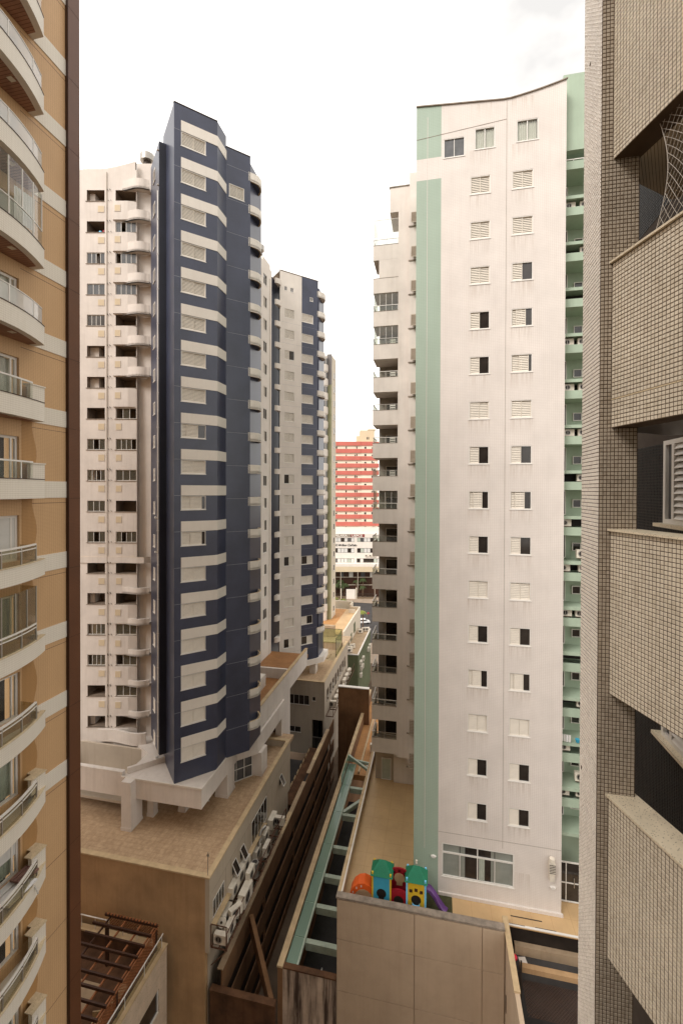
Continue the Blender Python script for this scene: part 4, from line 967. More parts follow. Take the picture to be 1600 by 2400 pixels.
for k in range(18):
    zt = uz(451)-SB*k
    for a,b in ((ux(231.5),ux(245.5)),(ux(272.5),ux(285))):
        yo = -0.163 if (a > ux(260) and (k < 7 or k > 12)) else 0; m = MB(); m.box(a-0.03,b+0.03,yo-0.03,yo-0.001,zt-2.03,zt-1.42,0); m.box(a,b,yo-0.035,yo-0.0305,zt-2.0,zt-1.45,1); FWg.part('vent_panel', m, ['stucco','tan'])
    for q,(a,b) in enumerate(((ux(205),ux(246.5)),(ux(272),ux(320)))):
        m = MB(); m.box(a-0.1,b+0.02,-0.05,0.08,zt-1.05,zt-1.0); FWg.part('sill', m, ['grey_cap'])
        r_ = rg.random()
        if q == 0 and r_ < 0.55:
            m = MB(); m.box(a+0.001,a+(b-a)*rg.choice((0.25,0.5,0.3)),0.5,1.5,zt-0.99,zt-0.01); FWg.part('inner_wall', m, ['stucco'])
        if (k in (2,3,7,8,9,11,14,15,16) and q == 1) or (k in (2,3,4,8,9,10,11,14,15) and q == 0) or (k == 1 and q == 1):
            n_ = rg.choice((3,4,4))
            m = MB(); w_ = (b-a)
            m.box(a,b,0.06,0.11,zt-0.05,zt-0.001); m.box(a,b,0.06,0.11,zt-0.999,zt-0.95)
            for i in range(n_+1): x = a+(w_-0.04)*i/n_; m.box(x,x+0.04,0.062,0.108,zt-0.95,zt-0.05)
            g_ = FWg.part('glazing', m, ['alu'])
            for i in range(n_):
                if rg.random() < 0.75: m = MB(); x = a+w_*i/n_; m.box(x+0.04,x+w_/n_-0.01,0.08,0.09,zt-0.95,zt-0.05); obj('pane', m.mesh('pane',['pane2' if k < 6 else G_TINT]), g_)
    if k < 7 or k > 12:                                  # curved corner slab
        ar = []
        for i in range(13):
            t_ = i/12; u = ux(288)+t_*(ux(352)-ux(288)); ar.append((u, -0.02-0.55*math.sin(math.pi*min(1,t_*1.05)*0.92)**1.0*(t_**0.6)))
        m = MB(); m.strip(ar, 0.16, zt-0.02, zt+0.84 if k < 7 else zt+0.55, 0); m.prism([(ux(352),0.5),(ux(288),0.05)]+ar, zt-0.02, zt+0.15, 0)
        FWg.part('curved_slab', m, ['stucco','coping'])
        if k < 7 or k > 12:
            m = MB(); m.prism([(ux(266),-0.002),(ux(268),-0.16),(ux(302),-0.16),(ux(320),-0.003)], zt-2.75, zt-1.06, 0); FWg.part('balcony_parapet', m, ['stucco'])
    if k == 12:
        ar = [(ux(187),-0.06),(ux(300),-0.06),(ux(325),-0.22),(ux(340),-0.22),(ux(352),0.1)]
        m = MB(); m.strip(ar, 0.14, zt-0.05, zt+0.5, 0, 1); FWg.part('curved_slab', m, ['stucco','coping'])
    m = MB()
    for x in (ux(252),ux(258)): m.bar((x,-0.02,zt+0.1),(x+0.12,-0.12,zt-0.05),0.035,0.05); m.bar((x+0.1,-0.02,zt-0.9),(x+0.2,-0.1,zt-1.0),0.03,0.03)
    FWg.part('pipe_clip', m, ['rail'])
m = MB(); m.cyl((ux(252),-0.06),0.03,15.3,uz(410),6); FWg.part('vent_pipe', m, ['grey_wall'])
def cowl(F, u, v, z, s=1.0, name='roof_cowl'):
    m = MB(); m.cyl((u,v),0.42*s,z-1.6*s,z-0.55*s,12,1,0.34*s); m.cyl((u,v),0.62*s,z-0.5*s,z+0.1*s,14,0); m.cyl((u,v),0.30*s,z-0.55*s,z-0.5*s,10,1)
    F.part(name, m, ['steel','rail'])
cowl(FWg, ux(335), 1.0, uz(354)); cowl(FWg, ux(193), 1.4, uz(389))
m = MB(); m.cyl((0,0),0.16,0,0.28,10); tag(obj('bucket', m.mesh('bucket',['p_red']), None, FWg.o+Matrix.Rotation(FWg.a,3,'Z')@Vector((ux(242),0.3,uz(451)-SB-0.99))), 'red bucket in a left balcony opening high on the cream wing', 'bucket')
m = MB(); m.cyl((0,0),0.13,0,0.24,10); tag(obj('bucket', m.mesh('bucket',['p_sky']), None, FWg.o+Matrix.Rotation(FWg.a,3,'Z')@Vector((ux(233),0.3,uz(451)-SB-0.99))), 'light blue bucket beside a red one high on the cream wing', 'bucket')

# transfer slab, recessed court and columns under the blue tower
FT = Frame(BT, 0, 0, 0, 0)
m = MB()
m.prism([(-24.3,30.75),(-17.4,30.75),(-17.4,37.0),(-16.0,38.4),(-16.0,46),(-28,46),(-28,36),(-24.3,34.0)], 13.5, 15.1, 0)
FT.part('transfer_slab', m, ['stucco'])
m = MB(); m.box(-24.4,-17.34,30.68,30.749,15.02,15.16); m.box(-17.4,-17.33,30.749,37,15.02,15.16); FT.part('slab_rim', m, ['white'])
m = MB(); m.box(-38,-24.31,30.75,31.1,13.5,15.45); FT.part('court_wall', m, ['stucco'])
m = MB(); m.box(-38,-24.31,31.1,38,12.6,12.8); m.box(-38,-24.31,34.6,34.8,12.8,14.9); FT.part('court_floor', m, ['grey_wall'])
m = MB(); m.box(-34.2,-33.8,31.1,34.6,12.8,16.3); FT.part('court_wall', m, ['stucco'])
m = MB(); m.bar((-24.2,31.2,15.3),(-21.6,33.9,15.3),0.25,0.5); FT.part('court_parapet', m, ['stucco'])
arx = [(ux(255)+(ux(352)-ux(255))*i/10, -0.3-1.0*math.sin(math.pi*0.8*i/10)*(i/10)) for i in range(11)]
m = MB(); m.strip([(ux(232),-0.3)]+arx, 0.2, 15.0, 16.1, 0); FWg.part('court_balcony', m, ['stucco'])
for (x0,x1,y0,y1,l) in ((-23.95,-23.10,30.15,31.55,0),(-22.9,-22.35,31.9,32.5,1),(-18.6,-17.45,35.2,36.6,0),(-20.7,-20.1,32.9,33.6,1),(-16.9,-15.7,38.6,40.0,1)):
    m = MB(); m.box(x0,x1,y0,y1,11.3,15.12 if y0 < 30.3 else 13.5); m.box(x0-0.03,x1+0.03,y0-0.03,y1+0.03,11.3,11.55); FT.part('column', m, ['stucco'])
m = MB(); m.box(-19.9,-18.2,36.9,37.05,11.3,13.5); m.box(-27.5,-20,38,38.2,11.3,13.5); FT.part('lobby_wall', m, ['stucco'])
m = MB(); m.bar((-18.2,36.85,11.35),(-16.6,38.5,11.35),0.05,0.08); m.bar((-18.2,36.85,12.4),(-16.6,38.5,12.4),0.05,0.06)
for i in range(4): m.bar((-18.2+i*0.53,36.85+i*0.55,11.3),(-18.2+i*0.53,36.85+i*0.55,13.5),0.06,0.06)
lw = FT.part('lobby_window', m, ['alu'])
m = MB(); m.quad((-18.25,36.95,11.3),(-16.65,38.6,11.3),(-16.65,38.6,13.5),(-18.25,36.95,13.5)); obj('pane', m.mesh('pane',['pane2']), lw)
m = MB(); m.box(-19.5,-19.44,34.5,34.56,11.3,13.5); m.box(-20.1,-18.8,34.5,34.55,11.3,11.4); m.box(-20.1,-18.8,34.5,34.55,12.3,12.36); lw = FT.part('lobby_window', m, ['alu'])
# ------------------------------------------------------------------ left podium under the blue tower
PA = thing('podium_building', 'low podium with a mottled stone roof terrace below the blue tower', 'podium', (-24, 35, -3.2))
FG = Frame(PA, 0, 0, 0, 0)
m = MB(); m.box(-46,-14.98,26.95,27.25,-3.2,11.93); FG.part('front_wall', m, ['concrete_b'])
m = MB(); m.box(-14.98,-14.66,26.95,43.8,6.9,11.93); m.box(-15.3,-14.9,27.25,43.8,-3.2,6.9); FG.part('side_wall', m, ['podwall'])
m = MB(); m.box(-20,-14.98,43.5,43.8,-3.2,11.93); FG.part('back_wall', m, ['podwall'])
m = MB(); m.box(-46,-14.98,27.25,46,11.0,11.30); FG.part('terrace_floor', m, ['floor_a'])
m = MB(); m.box(-46,-14.62,26.90,27.27,11.93,12.03); m.box(-15.0,-14.62,27.27,43.84,11.93,12.03); m.box(-20,-15.0,43.46,43.84,11.93,12.03); FG.part('coping', m, ['coping'])
m = MB(); m.box(-30,-22,45.8,46,11.3,13.5); FG.part('lobby_wall', m, ['stucco'])
FGs = Frame(PA, -14.66, 0, 0, 90)            # local x = +Y, local y = inward
for (y0,y1,z0,z1,n) in ((27.40,29.05,8.85,10.05,4),(33.9,37.2,8.6,10.6,5)):
    m = MB(); m.box(y0,y1,-0.03,-0.001,z0,z0+0.04); m.box(y0,y1,-0.03,-0.001,z1-0.04,z1)
    for i in range(n+1): x = y0+(y1-y0-0.04)*i/n; m.box(x,x+0.04,-0.028,-0.002,z0+0.04,z1-0.04)
    w = FGs.part('window', m, ['alu'])
    for i in range(n):
        x = y0+(y1-y0-0.04)*i/n; p = MB(); p.box(x+0.04,x+(y1-y0-0.04)/n,-0.012,-0.003,z0+0.04,z1-0.04); obj('pane', p.mesh('pane',['pane']), w)
for y in (30.35,31.75,40.6):
    m = MB(); a,b,zt,h_ = y,y+0.6,10.1,0.85
    for (p,q) in (((a,0,zt),(b,0,zt)),((a,-0.42,zt-h_),(b,-0.42,zt-h_)),((a,0,zt),(a,-0.42,zt-h_)),((b,0,zt),(b,-0.42,zt-h_))): m.bar(p,q,0.05,0.05)
    w = FGs.part('awning_window', m, ['alu'])
    p = MB(); p.quad((a,-0.01,zt),(b,-0.01,zt),(b,-0.41,zt-h_),(a,-0.41,zt-h_)); obj('pane', p.mesh('pane',['pane']), w)
    p = MB(); p.box(a,b,-0.006,-0.001,zt-h_,zt); obj('opening', p.mesh('opening',['dark']), w)
m = MB()
for y in (29.3,30.1,32.6,33.6,37.4,38.6): m.box(y,y+0.02,-0.006,-0.001,7.0,10.7)
m.box(27.3,43.6,-0.005,-0.001,10.70,10.72); FGs.part('wall_joint', m, ['grey_cap'])
m = MB(); m.box(27.2,36.5,-0.35,-0.002,8.62,8.70); FGs.part('ledge', m, ['coping'])
m = MB(); m.cyl((-14.85,27.10),0.025,12.03,13.6,6); m.box(-14.93,-14.77,27.09,27.11,13.3,13.45); m.bar((-14.85,27.1,13.4),(-14.7,27.1,13.6),0.02)
tag(obj('lightning_rod', m.mesh('lightning_rod',['steel'])), 'thin metal pole standing on the corner of the stone roof terrace', 'pole')
# equipment rack with air conditioners on the alley side
RK = thing('equipment_rack', 'rusty steel rack along the podium wall that carries the air conditioners above the alley', 'rack', (-14.2, 27.1, 7.0))
FK = Frame(RK, 0, 0, 0, 0)
m = MB()
for x in (-14.55,-14.05,-13.5): m.box(x,x+0.06,27.05,39.0,7.28,7.36)
for i in range(14): m.box(-14.6,-13.44,27.05+i*0.9,27.11+i*0.9,7.20,7.275)
for i in range(7): m.box(-13.5,-13.44,27.05+i*2.0,27.11+i*2.0,7.365,8.3); m.bar((-14.6,27.08+i*2.0,6.0),(-13.47,27.08+i*2.0,7.2),0.05)
m.box(-13.5,-13.45,27.06,39,8.3,8.35); m.box(-14.6,-13.44,27.02,27.06,8.8,8.85); m.box(-14.6,-14.55,27.0,27.05,7.3,8.85); m.box(-13.5,-13.45,27.0,27.05,7.3,8.85)
FK.part('frame', m, ['rackm'])
GRP = 'air conditioners on the rack above the alley'
INN = [(28.9,7.40,1.25),(30.1,8.25,1.25),(31.15,8.35,1.25),(32.2,8.30,1.2),(34.5,7.4,1.15),(36.3,7.4,1.2),(38.0,7.4,1.4)]
OUT = [(28.2,7.4,1.1),(29.6,7.4,1.15),(30.55,7.40,1.6),(31.6,8.25,1.1),(35.0,7.4,1.2)]
for i,(y,z,s) in enumerate(INN): ac_unit(-14.62,y,z,R(90),'dusty air conditioner against the podium wall on the alley rack, %s from near end' % ORD[i],GRP,s*1.12)
for i,(y,z,s) in enumerate(OUT): ac_unit(-13.95,y,z,R(90),'dusty air conditioner in the outer row of the alley rack, %s from near end' % ORD[i],GRP,s*1.12)
ac_unit(-14.0,27.5,7.42,0,'aged air conditioner unit facing outward at the near end of the alley rack',None,1.15)
ac_unit(-13.9,29.05,7.75,R(60),'tilted air conditioner unit lying askew on the outer row of the alley rack',None,1.2)
ac_unit(-13.8,38.3,7.5,0,'single air conditioner with a dark round fan, far end of the alley rack',None,1.25)
m = MB(); m.cyl((0,0),0.27,0,1.1,14,0); m.cyl((0,0),0.20,1.1,1.11,14,1); m.cyl((0,0),0.30,-0.04,0.04,14,0); m.cyl((0,0),0.30,1.02,1.08,14,0)
tag(obj('exhaust_duct', m.mesh('exhaust_duct',['steel','acd']), None, (-13.85,32.7,7.4)), 'upright round metal exhaust duct standing among the air conditioners', 'duct')
m = MB(); m.cyl((0,0),0.30,0,0.14,14,0); m.cyl((0,0),0.08,0.14,0.2,10,1)
tag(obj('satellite_dish', m.mesh('satellite_dish',['acw','rail']), None, (-14.3,28.1,8.0), 0, R(55)), 'small round dish tilted beside the near air conditioners', 'dish')
m = MB(); m.tube([(-14.45,35.0,7.4),(-14.45,35.0,8.6),(-14.35,35.3,8.95),(-14.2,35.8,8.95)],0.13,8); m.tube([(-14.35,34.6,7.4),(-14.35,34.7,8.3),(-14.25,35.1,8.5)],0.10,8)
tag(obj('bent_pipe', m.mesh('bent_pipe',['steel'])), 'pair of bent metal vent pipes rising beside the alley wall', 'pipe')

# garage wall with dark slots below the rack
GW = thing('garage_wall', 'brown garage wall with three long dark slots along the left of the alley', 'wall', (-14.2, 42, -3.2))
FH = Frame(GW, 0, 0, 0, 0)
for (z0,z1) in ((3.65,5.55),(1.10,2.65),(-1.40,0.10),(-3.3,-2.4)):
    for (y0,y1) in ((27.3,35.0),(35.03,43.0),(43.03,51.0),(51.03,61.0)):
        m = MB(); m.box(-13.99,-13.9,y0,y1,z0,z1); FH.part('beam', m, ['garage'])
for i in range(4):
    m = MB(); m.box(-13.99,-13.93,34.9+i*8-0.25,34.9+i*8+0.28,-3.2,3.4); FH.part('column', m, ['garage'])
m = MB(); m.box(-14.25,-14.02,27.3,58,-3.2,5.5); FH.part('interior', m, ['dark'])
m = MB(); m.box(-14.28,-13.86,27.3,47.0,5.55,5.63); m.box(-14.28,-13.86,48.5,58,5.55,5.64); FH.part('coping', m, ['concrete'])
m = MB(); m.box(-14.29,-13.85,39.3,42.2,5.63,5.66); m.box(-14.29,-13.85,51,54.5,5.64,5.67); FH.part('bright_coping', m, ['coping'])
m = MB(); m.box(-14.64,-10.05,26.98,27.24,-3.2,4.40); m.box(-14.64,-10.05,26.9,27.32,4.40,4.5)
tag(obj('boundary_wall', m.mesh('boundary_wall',['rust'])), 'dark rusty stained wall closing the near end of the alley', 'wall')
m = MB(); m.bar((-13.7,31.6,4.9),(-10.45,27.4,3.9),0.30,1.1)
tag(obj('diagonal_beam', m.mesh('diagonal_beam',['garage'])), 'slanting concrete beam bracing the alley between the two walls', 'beam')
m = MB(); m.box(-13.3,-8.9,61.0,61.4,-3.2,10.2)
tag(obj('cross_wall', m.mesh('cross_wall',['garage'])), 'tall plain brown wall blocking the far end of the alley', 'wall')
m = MB(); m.box(-13.3,-8.9,60.9,61.45,10.2,10.32); tag(obj('pipe_beam', m.mesh('pipe_beam',['alu'])), 'pale coping beam on top of the plain brown wall at the alley end', 'beam')
# small yard between the two podiums
m = MB(); m.box(-30,-14.27,43.85,57.85,-3.2,1.0); tag(obj('yard_floor', m.mesh('yard_floor',['asphalt'])), kind='structure')
m = MB(); m.box(-15.9,-14.9,45.0,47.5,2.0,4.2); m.box(-15.95,-14.4,44.9,55.5,4.2,4.35)
for i in range(7): m.box(-15.9+i*0.02,-15.85+i*0.02,47.6+i*1.1,48.3+i*1.1,4.35,4.6,1)
tag(obj('yard_shed', m.mesh('yard_shed',['rust','coping'])), 'low dark shed roof with clutter in the yard between the podiums', 'shed')

# ------------------------------------------------------------------ second blue and white tower
T2 = thing('apartment_tower', 'farther white tower with a dark blue corner and rounded balconies', 'apartment building', (-22, 62, 14))
S2 = 2.88
FT2 = Frame(T2, -20.99, 57.91, 0, 45)
wh = [(0.68,2.25,63.3-1.3-S2*k,63.3-S2*k) for k in range(17)]
tp = [(0.68,1.13,65.75,66.35),(1.60,2.1,65.75,66.35)]
m = MB(); m.holed(0,3.39,12.8,68.3,wh+tp,0.12); m.quad((0,0,68.3),(3.39,0,68.3),(3.39,5,68.3),(0,5,68.3)); FT2.part('white_wall', m, ['white'])
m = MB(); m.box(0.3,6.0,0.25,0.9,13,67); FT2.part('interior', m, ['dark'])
bh = [(3.40,5.25,63.2-1.2-S2*k,63.2-S2*k) for k in range(17)]; tb = (4.7,5.2,65.2,65.75)
m = MB(); m.holed(3.39,6.05,13.6,68.35,bh+[tb],0.10,0.0); m.quad((6.05,0,13.6),(6.05,5,13.6),(6.05,5,68.35),(6.05,0,68.35)); m.quad((3.39,0,68.35),(6.05,0,68.35),(6.05,5,68.35),(3.39,5,68.35)); FT2.part('blue_wall', m, ['blue'])
rg = random.Random(5)
for k in range(17):
    st = {2:'h',8:'l',9:'n',10:'n',11:'n',12:'l',16:'l'}.get(k,'c')
    window(FT2, 0.68, 62.0-S2*k, 1.57, 1.3, st)
    st = {12:'l',15:'h',16:'l'}.get(k,'c')
    w = window(FT2, 3.42, 62.0-S2*k, 1.83, 1.2, st)
    m = MB(); m.box(-0.01,6.02,-0.004,-0.001,61.35-S2*k,61.365-S2*k); FT2.part('tile_joint', m, ['blue_joint'])
for h in tp+[tb]: window(FT2, h[0], h[2], h[1]-h[0], h[3]-h[2], 'g')
m = MB(); m.box(-0.02,6.1,-0.04,0.15,68.35,68.42); FT2.part('parapet_cap', m, ['grey_cap'])
FT3 = Frame(T2, -21.5, 50.5, 0, 90)          # wall along the alley: local x = Y-50.5
nh = [(2.75,4.0,64.7-S2*k-0.2,64.7-S2*k+1.15) for k in range(17)]
m = MB(); m.holed(-4.0,5.6,12.8,67.3,nh,0.12); m.quad((5.6,0,12.8),(5.6,1.2,12.8),(5.6,1.2,67.3),(5.6,0,67.3)); m.quad((-4,0,67.3),(5.6,0,67.3),(5.6,4,67.3),(-4,4,67.3)); m.quad((-4,0.001,67.3),(-4,4,67.3),(-4,4,12.8),(-4,0.001,12.8)); m.box(-3,5,0.2,0.6,13,66.9)
FT3.part('side_wall', m, ['white'])
for k,h in enumerate(nh): window(FT3, h[0], h[2], 1.25, 1.35, 'h' if k%3 else 'd')
m = MB(); m.cyl((1.9,-0.06),0.04,15,66,6); m.cyl((4.9,-0.06),0.04,15,66,6); FT3.part('rain_pipe', m, ['white'])
m = MB()
m.quad((5.6,0.55,12.8),(11.0,0.55,12.8),(11.0,0.55,67.4),(5.6,0.55,67.4)); FT3.part('recess_wall', m, ['blue'])
FO2 = Frame(T2, 0, 0, 0, 0)
for k in range(18):
    zt = 66.2-S2*k
    cx, cy = -21.35, 56.9
    ar = [(cx+0.55*math.sin(a)*1.0, cy+0.75-0.75*math.cos(a)) for a in [math.pi*i/8 for i in range(9)]]
    m = MB(); m.prism(ar, zt-0.02, zt+0.66, 0, 0, 0); FO2.part('curved_ledge', m, ['white'])
cowl(FT3, 3.6, 0.9, 69.6, 1.0)
m = MB(); m.box(3.0,5.55,0.2,2.5,67.3,68.1); FT3.part('roof_tank', m, ['white'])
E2 = (-16.73, 62.17)
ar2 = [(E2[0]-0.1,E2[1]-0.1),(E2[0]+0.35,E2[1]+0.35),(E2[0]+0.7,E2[1]+0.9),(E2[0]+0.75,E2[1]+1.5),(E2[0]+0.5,E2[1]+2.1),(E2[0]-0.1,E2[1]+2.6)]
m = MB(); m.box(E2[0]-1.4,E2[0]+0.12,E2[1]+0.2,E2[1]+3.2,13.6,67.4); FO2.part('balcony_wall', m, ['blue'])
for k in range(18):
    zt = 66.95-S2*k
    m = MB(); m.strip(ar2, 0.14, zt-0.85, zt, 0, 1); m.prism([(E2[0]-1.0,E2[1]+0.4)]+ar2, zt-0.82, zt-0.65, 0, 0, 0); FO2.part('round_balcony', m, ['band','coping'])
for (x0,x1,y0,y1) in ((-17.8,-16.9,62.0,63.2),(-20.3,-19.7,60,60.6)):
    m = MB(); m.box(x0,x1,y0,y1,11.3,13.6); FO2.part('column', m, ['white'])
m = MB(); m.prism([(-21.5,57.3),(-20.9,57.8),(-16.6,62.1),(-15.9,63.0),(-16.0,66),(-30,66),(-30,52)], 12.8, 13.6, 0); FO2.part('transfer_slab', m, ['white'])

# raised pool deck between the two towers
DK = thing('raised_deck', 'raised deck with wooden floor behind a long white parapet between the two blue towers', 'deck', (-18, 47, 2))
FDk = Frame(DK, 0, 0, 0, 0)
m = MB(); m.box(-16.45,-16.2,38.9,55.3,15.2,17.35); FDk.part('parapet', m, ['stucco'])
m = MB(); m.box(-16.50,-16.15,38.9,55.35,17.35,17.44); FDk.part('coping', m, ['coping'])
m = MB(); m.box(-30,-16.45,39.2,56.5,15.8,16.2); FDk.part('deck_floor', m, ['deck'])
m = MB(); m.box(-16.9,-16.21,45.5,48.4,2.0,15.2); m.box(-17.8,-17.4,43.9,46,2,15.8); FDk.part('column', m, ['stucco'])
m = MB(); m.box(-21.4,-16.46,48.4,48.6,16.2,17.3); m.box(-21.42,-16.46,48.36,48.64,17.3,17.36); FDk.part('low_wall', m, ['stucco'])
m = MB(); m.box(-19.2,-18.4,43.6,46.4,16.2,17.5); FDk.part('planter', m, ['white'])
m = MB(); m.box(-28,-18.1,50.5,50.9,2,15.8); FDk.part('back_wall', m, ['wood'])

# podium beyond the yard
PB = thing('podium_building', 'grey podium with upper windows and a small roof terrace under the second tower', 'podium', (-18, 66, -3.2))
FPb = Frame(PB, 0, 0, 0, 0)
hb = [(-19.6,-16.65,8.7,9.98),(-16.25,-15.75,9.35,9.9),(-19.6,-17.85,4.85,5.6),(-16.25,-14.75,2.2,6.75)]
FPf = Frame(PB, 0, 57.9, 0, 0)
m = MB(); m.holed(-26,-14.6,2.0,11.95,hb,0.35,0,0,0,1); FPf.part('front_wall', m, ['grey_wall','dark'])
m = MB()
for (a,b,c,d),n in zip(hb[:3],(4,1,2)):
    m = MB(); m.box(a-0.04,b+0.04,-0.05,0.04,c-0.06,c); m.box(a,b,0.05,0.09,d-0.05,d)
    for i in range(n+1): x = a+(b-a-0.05)*i/n; m.box(x,x+0.05,0.051,0.089,c,d-0.05)
    w = FPf.part('window', m, ['alu'])
    for i in range(n):
        x = a+(b-a-0.05)*i/n; p = MB(); p.box(x+0.05,x+(b-a-0.05)/n,0.06,0.07,c,d-0.05); obj('pane', p.mesh('pane',['pane']), w)
m = MB()
for i in range(7): m.box(-16.2+i*0.2,-16.17+i*0.2,-0.06,-0.03,2.2,4.5)
m.box(-16.25,-14.8,-0.07,-0.02,4.4,4.48); FPf.part('stair_grille', m, ['steel'])
m = MB(); m.box(-14.9,-14.6,58.25,74.5,6.9,11.95); m.box(-15.4,-15.1,58.25,74.5,-3.2,6.9); FPb.part('side_wall', m, ['grey_wall'])
m = MB(); m.box(-14.95,-14.55,57.86,74.5,11.95,12.05); m.box(-26,-14.95,57.86,58.2,11.95,12.03); FPb.part('coping', m, ['coping'])
m = MB(); m.box(-30,-14.9,58.25,67.3,11.0,11.3); FPb.part('terrace_floor', m, ['floor_a'])
m = MB(); m.box(-30,-14.9,67.31,79.5,10.9,11.25); FPb.part('court_floor', m, ['concrete'])
m = MB(); m.box(-21.5,-15.0,72.2,72.4,11.25,12.5); m.box(-19.5,-16.5,68.2,70.2,11.25,11.35); m.box(-21.5,-17.9,78.5,79.4,11.3,13.2); FPb.part('low_wall', m, ['concrete'])
for a in ((-18.4,-15.1,72.0,72.03,12.5,14.8),(-15.13,-15.1,67.5,72.0,11.3,14.8),(-21.0,-18.45,67.45,67.48,11.3,12.8)): m = MB(); m.box(*a); FPb.part('glass_fence', m, [G_FENCE])
m = MB()
for (x,y) in ((-18.4,72.0),(-15.1,72.0),(-15.1,67.5),(-21,67.46)): m.box(x-0.03,x+0.03,y-0.03,y+0.03,11.25,14.85)
m.box(-18.4,-15.1,71.98,72.04,14.8,14.85); FPb.part('fence_post', m, ['rail'])
hy = [(59.5+i*1.7,60.6+i*1.7) for i in range(8)]
FPs = Frame(PB, -14.6, 0, 0, 90)
for a,b in hy:
    m = MB(); m.box(a,b,-0.02,-0.001,8.6,10.3); FPs.part('window', m, ['pane'])
m = MB()
for x in (-14.55,-13.6): m.box(x,x+0.06,59,75.5,6.9,6.98)
for i in range(9): m.box(-14.6,-13.54,59+i*2,59.06+i*2,6.8,6.9); m.box(-13.6,-13.55,59+i*2,59.05+i*2,6.98,7.9)
m.box(-13.6,-13.55,59,75.5,7.9,7.95)
tag(obj('equipment_rack', m.mesh('equipment_rack',['rackm'])), 'farther steel rack on the wall of the grey podium over the alley', 'rack')
for i,y in enumerate((61.8,63.2,65.0,66.9,69.2,71.1,73.2)): ac_unit(-14.3 if int(y)%2 else -13.95,y,7.0,R(90) if y > 62 else 0,'air conditioner on the farther rack of the grey podium, %s from near end' % ORD[i],'air conditioners on the farther rack',1.5)

# bright terrace, green annexe
PC = thing('podium_building', 'far podium with a bright tan roof terrace and pale parapets', 'podium', (-22, 90, -3.2))
FPc = Frame(PC, 0, 0, 0, 0)
m = MB(); m.box(-40,-16.6,80,98,-3.2,11.2); FPc.part('wall', m, ['cream'])
m = MB(); m.box(-16.6,-16.3,79.9,98,-3.2,11.9); m.box(-18.4,-16.6,97.7,98,11.2,11.9); m.box(-34,-18.4,100.6,101,-3.2,12.3); m.box(-18.7,-18.4,97.7,101,-3.2,12.3); m.box(-18.4,-16.9,94.8,95,11.24,12.0); FPc.part('parapet', m, ['cream'])
m = MB(); m.box(-19.4,-16.6,80,97.7,11.2,11.24); FPc.part('terrace_floor', m, ['floor_b'])
m = MB(); m.box(-40,-19.4,80,97.7,11.2,11.242); FPc.part('court_floor', m, ['floor_c'])
FPd = Frame(PC, -16.3, 0, 0, 90)
for (a,b,c,d) in ((81.2,82.2,7.6,9.4),(83.6,84.8,7.6,9.6),(86.2,87.6,7.4,9.4),(89.5,91.5,8.5,10.5)): 
    m = MB(); m.box(a,b,-0.02,-0.001,c,d); FPd.part('window', m, ['lowgreen'])
GA = thing('annexe_building', 'low weathered green annexe with a pale flat roof at the end of the alley', 'annexe', (-14.8, 87, -3.2))
FGa = Frame(GA, 0, 0, 0, 0)
m = MB(); m.box(-16.28,-13.6,79.5,95.2,-3.2,7.85); FGa.part('wall', m, ['lowgreen'])
m = MB(); m.box(-16.25,-13.8,79.7,95,7.85,7.92); FGa.part('roof', m, ['concrete']); m = MB(); m.box(-13.8,-13.55,79.45,95.2,7.85,8.0); m.box(-16.28,-13.8,79.45,79.7,7.85,8.0); FGa.part('roof_edge', m, ['alu'])
for i,(y,z) in enumerate(((81.1,3.3),(81.1,5.6),(81.6,4.4),(83.2,4.2),(83.8,5.4),(90.5,4.8),(92.5,4.8))): ac_unit(-13.55,y,z,R(90),'air conditioner hung on the weathered green annexe wall, %s from near corner' % ORD[i],'air conditioners on the annexe wall',1.3)
for i,(x,y) in enumerate(((-15.5,80.6),(-15.6,81.6),(-15.4,82.9),(-15.4,92.1),(-14.8,93.5),(-14.2,93.7))): ac_unit(x,y,8.0,R(30),'air conditioner on the flat roof of the green annexe, %s from the near edge' % ORD[i],'air conditioners on the annexe roof',1.3)

# slim far tower
T3 = thing('apartment_tower', 'slim far tower with olive end wall and curved pale bays', 'apartment building', (-24, 94, 11))
FZ = Frame(T3, 0, 0, 0, 0)
m = MB(); m.box(-22.0,-21.0,89.0,89.3,11.2,59.9,0); m.box(-22.0,-21.0,88.98,89.3,59.9,66.2,1); FZ.part('end_wall', m, ['olive','slate'])
m = MB(); m.box(-30,-21.001,89.31,93.2,11.2,66.0); FZ.part('side_wall', m, ['cream'])
FZs = Frame(T3, -21.0, 0, 0, 90)
for k in range(18):
    z = 61.6-2.9*k
    w = FZs.part('window', frame_mesh(1.1,1.3,0.08,True), ['alu'], at=(90.9,-0.03,z)); obj('pane', plate_mesh(0.94,1.14,'pane2'), w, (0.08,0.02,0.08))
for k in range(18):
    zt = 64.0-2.9*k
    m = MB(); m.cyl((-22.7,88.6),1.05,zt-1.5,zt-0.2,18); FZ.part('curved_bay', m, ['white'])
m = MB(); m.cyl((-22.7,88.6),0.92,11.2,65.6,18); FZ.part('bay_core', m, ['white'])
for k in range(18):
    zt = 64.0-2.9*k
    for a in (-100,-60,-20):
        x,y = -22.7+0.93*math.cos(R(a)), 88.6+0.93*math.sin(R(a))
        w = obj('bay_window', plate_mesh(0.45,1.2,'pane2','bay_window',0.03), T3, Vector((x,y,zt-0.05+0.0))-T3.location, R(a+90)); w.location.x -= 0.22*math.cos(R(a+90)); w.location.y -= 0.22*math.sin(R(a+90))

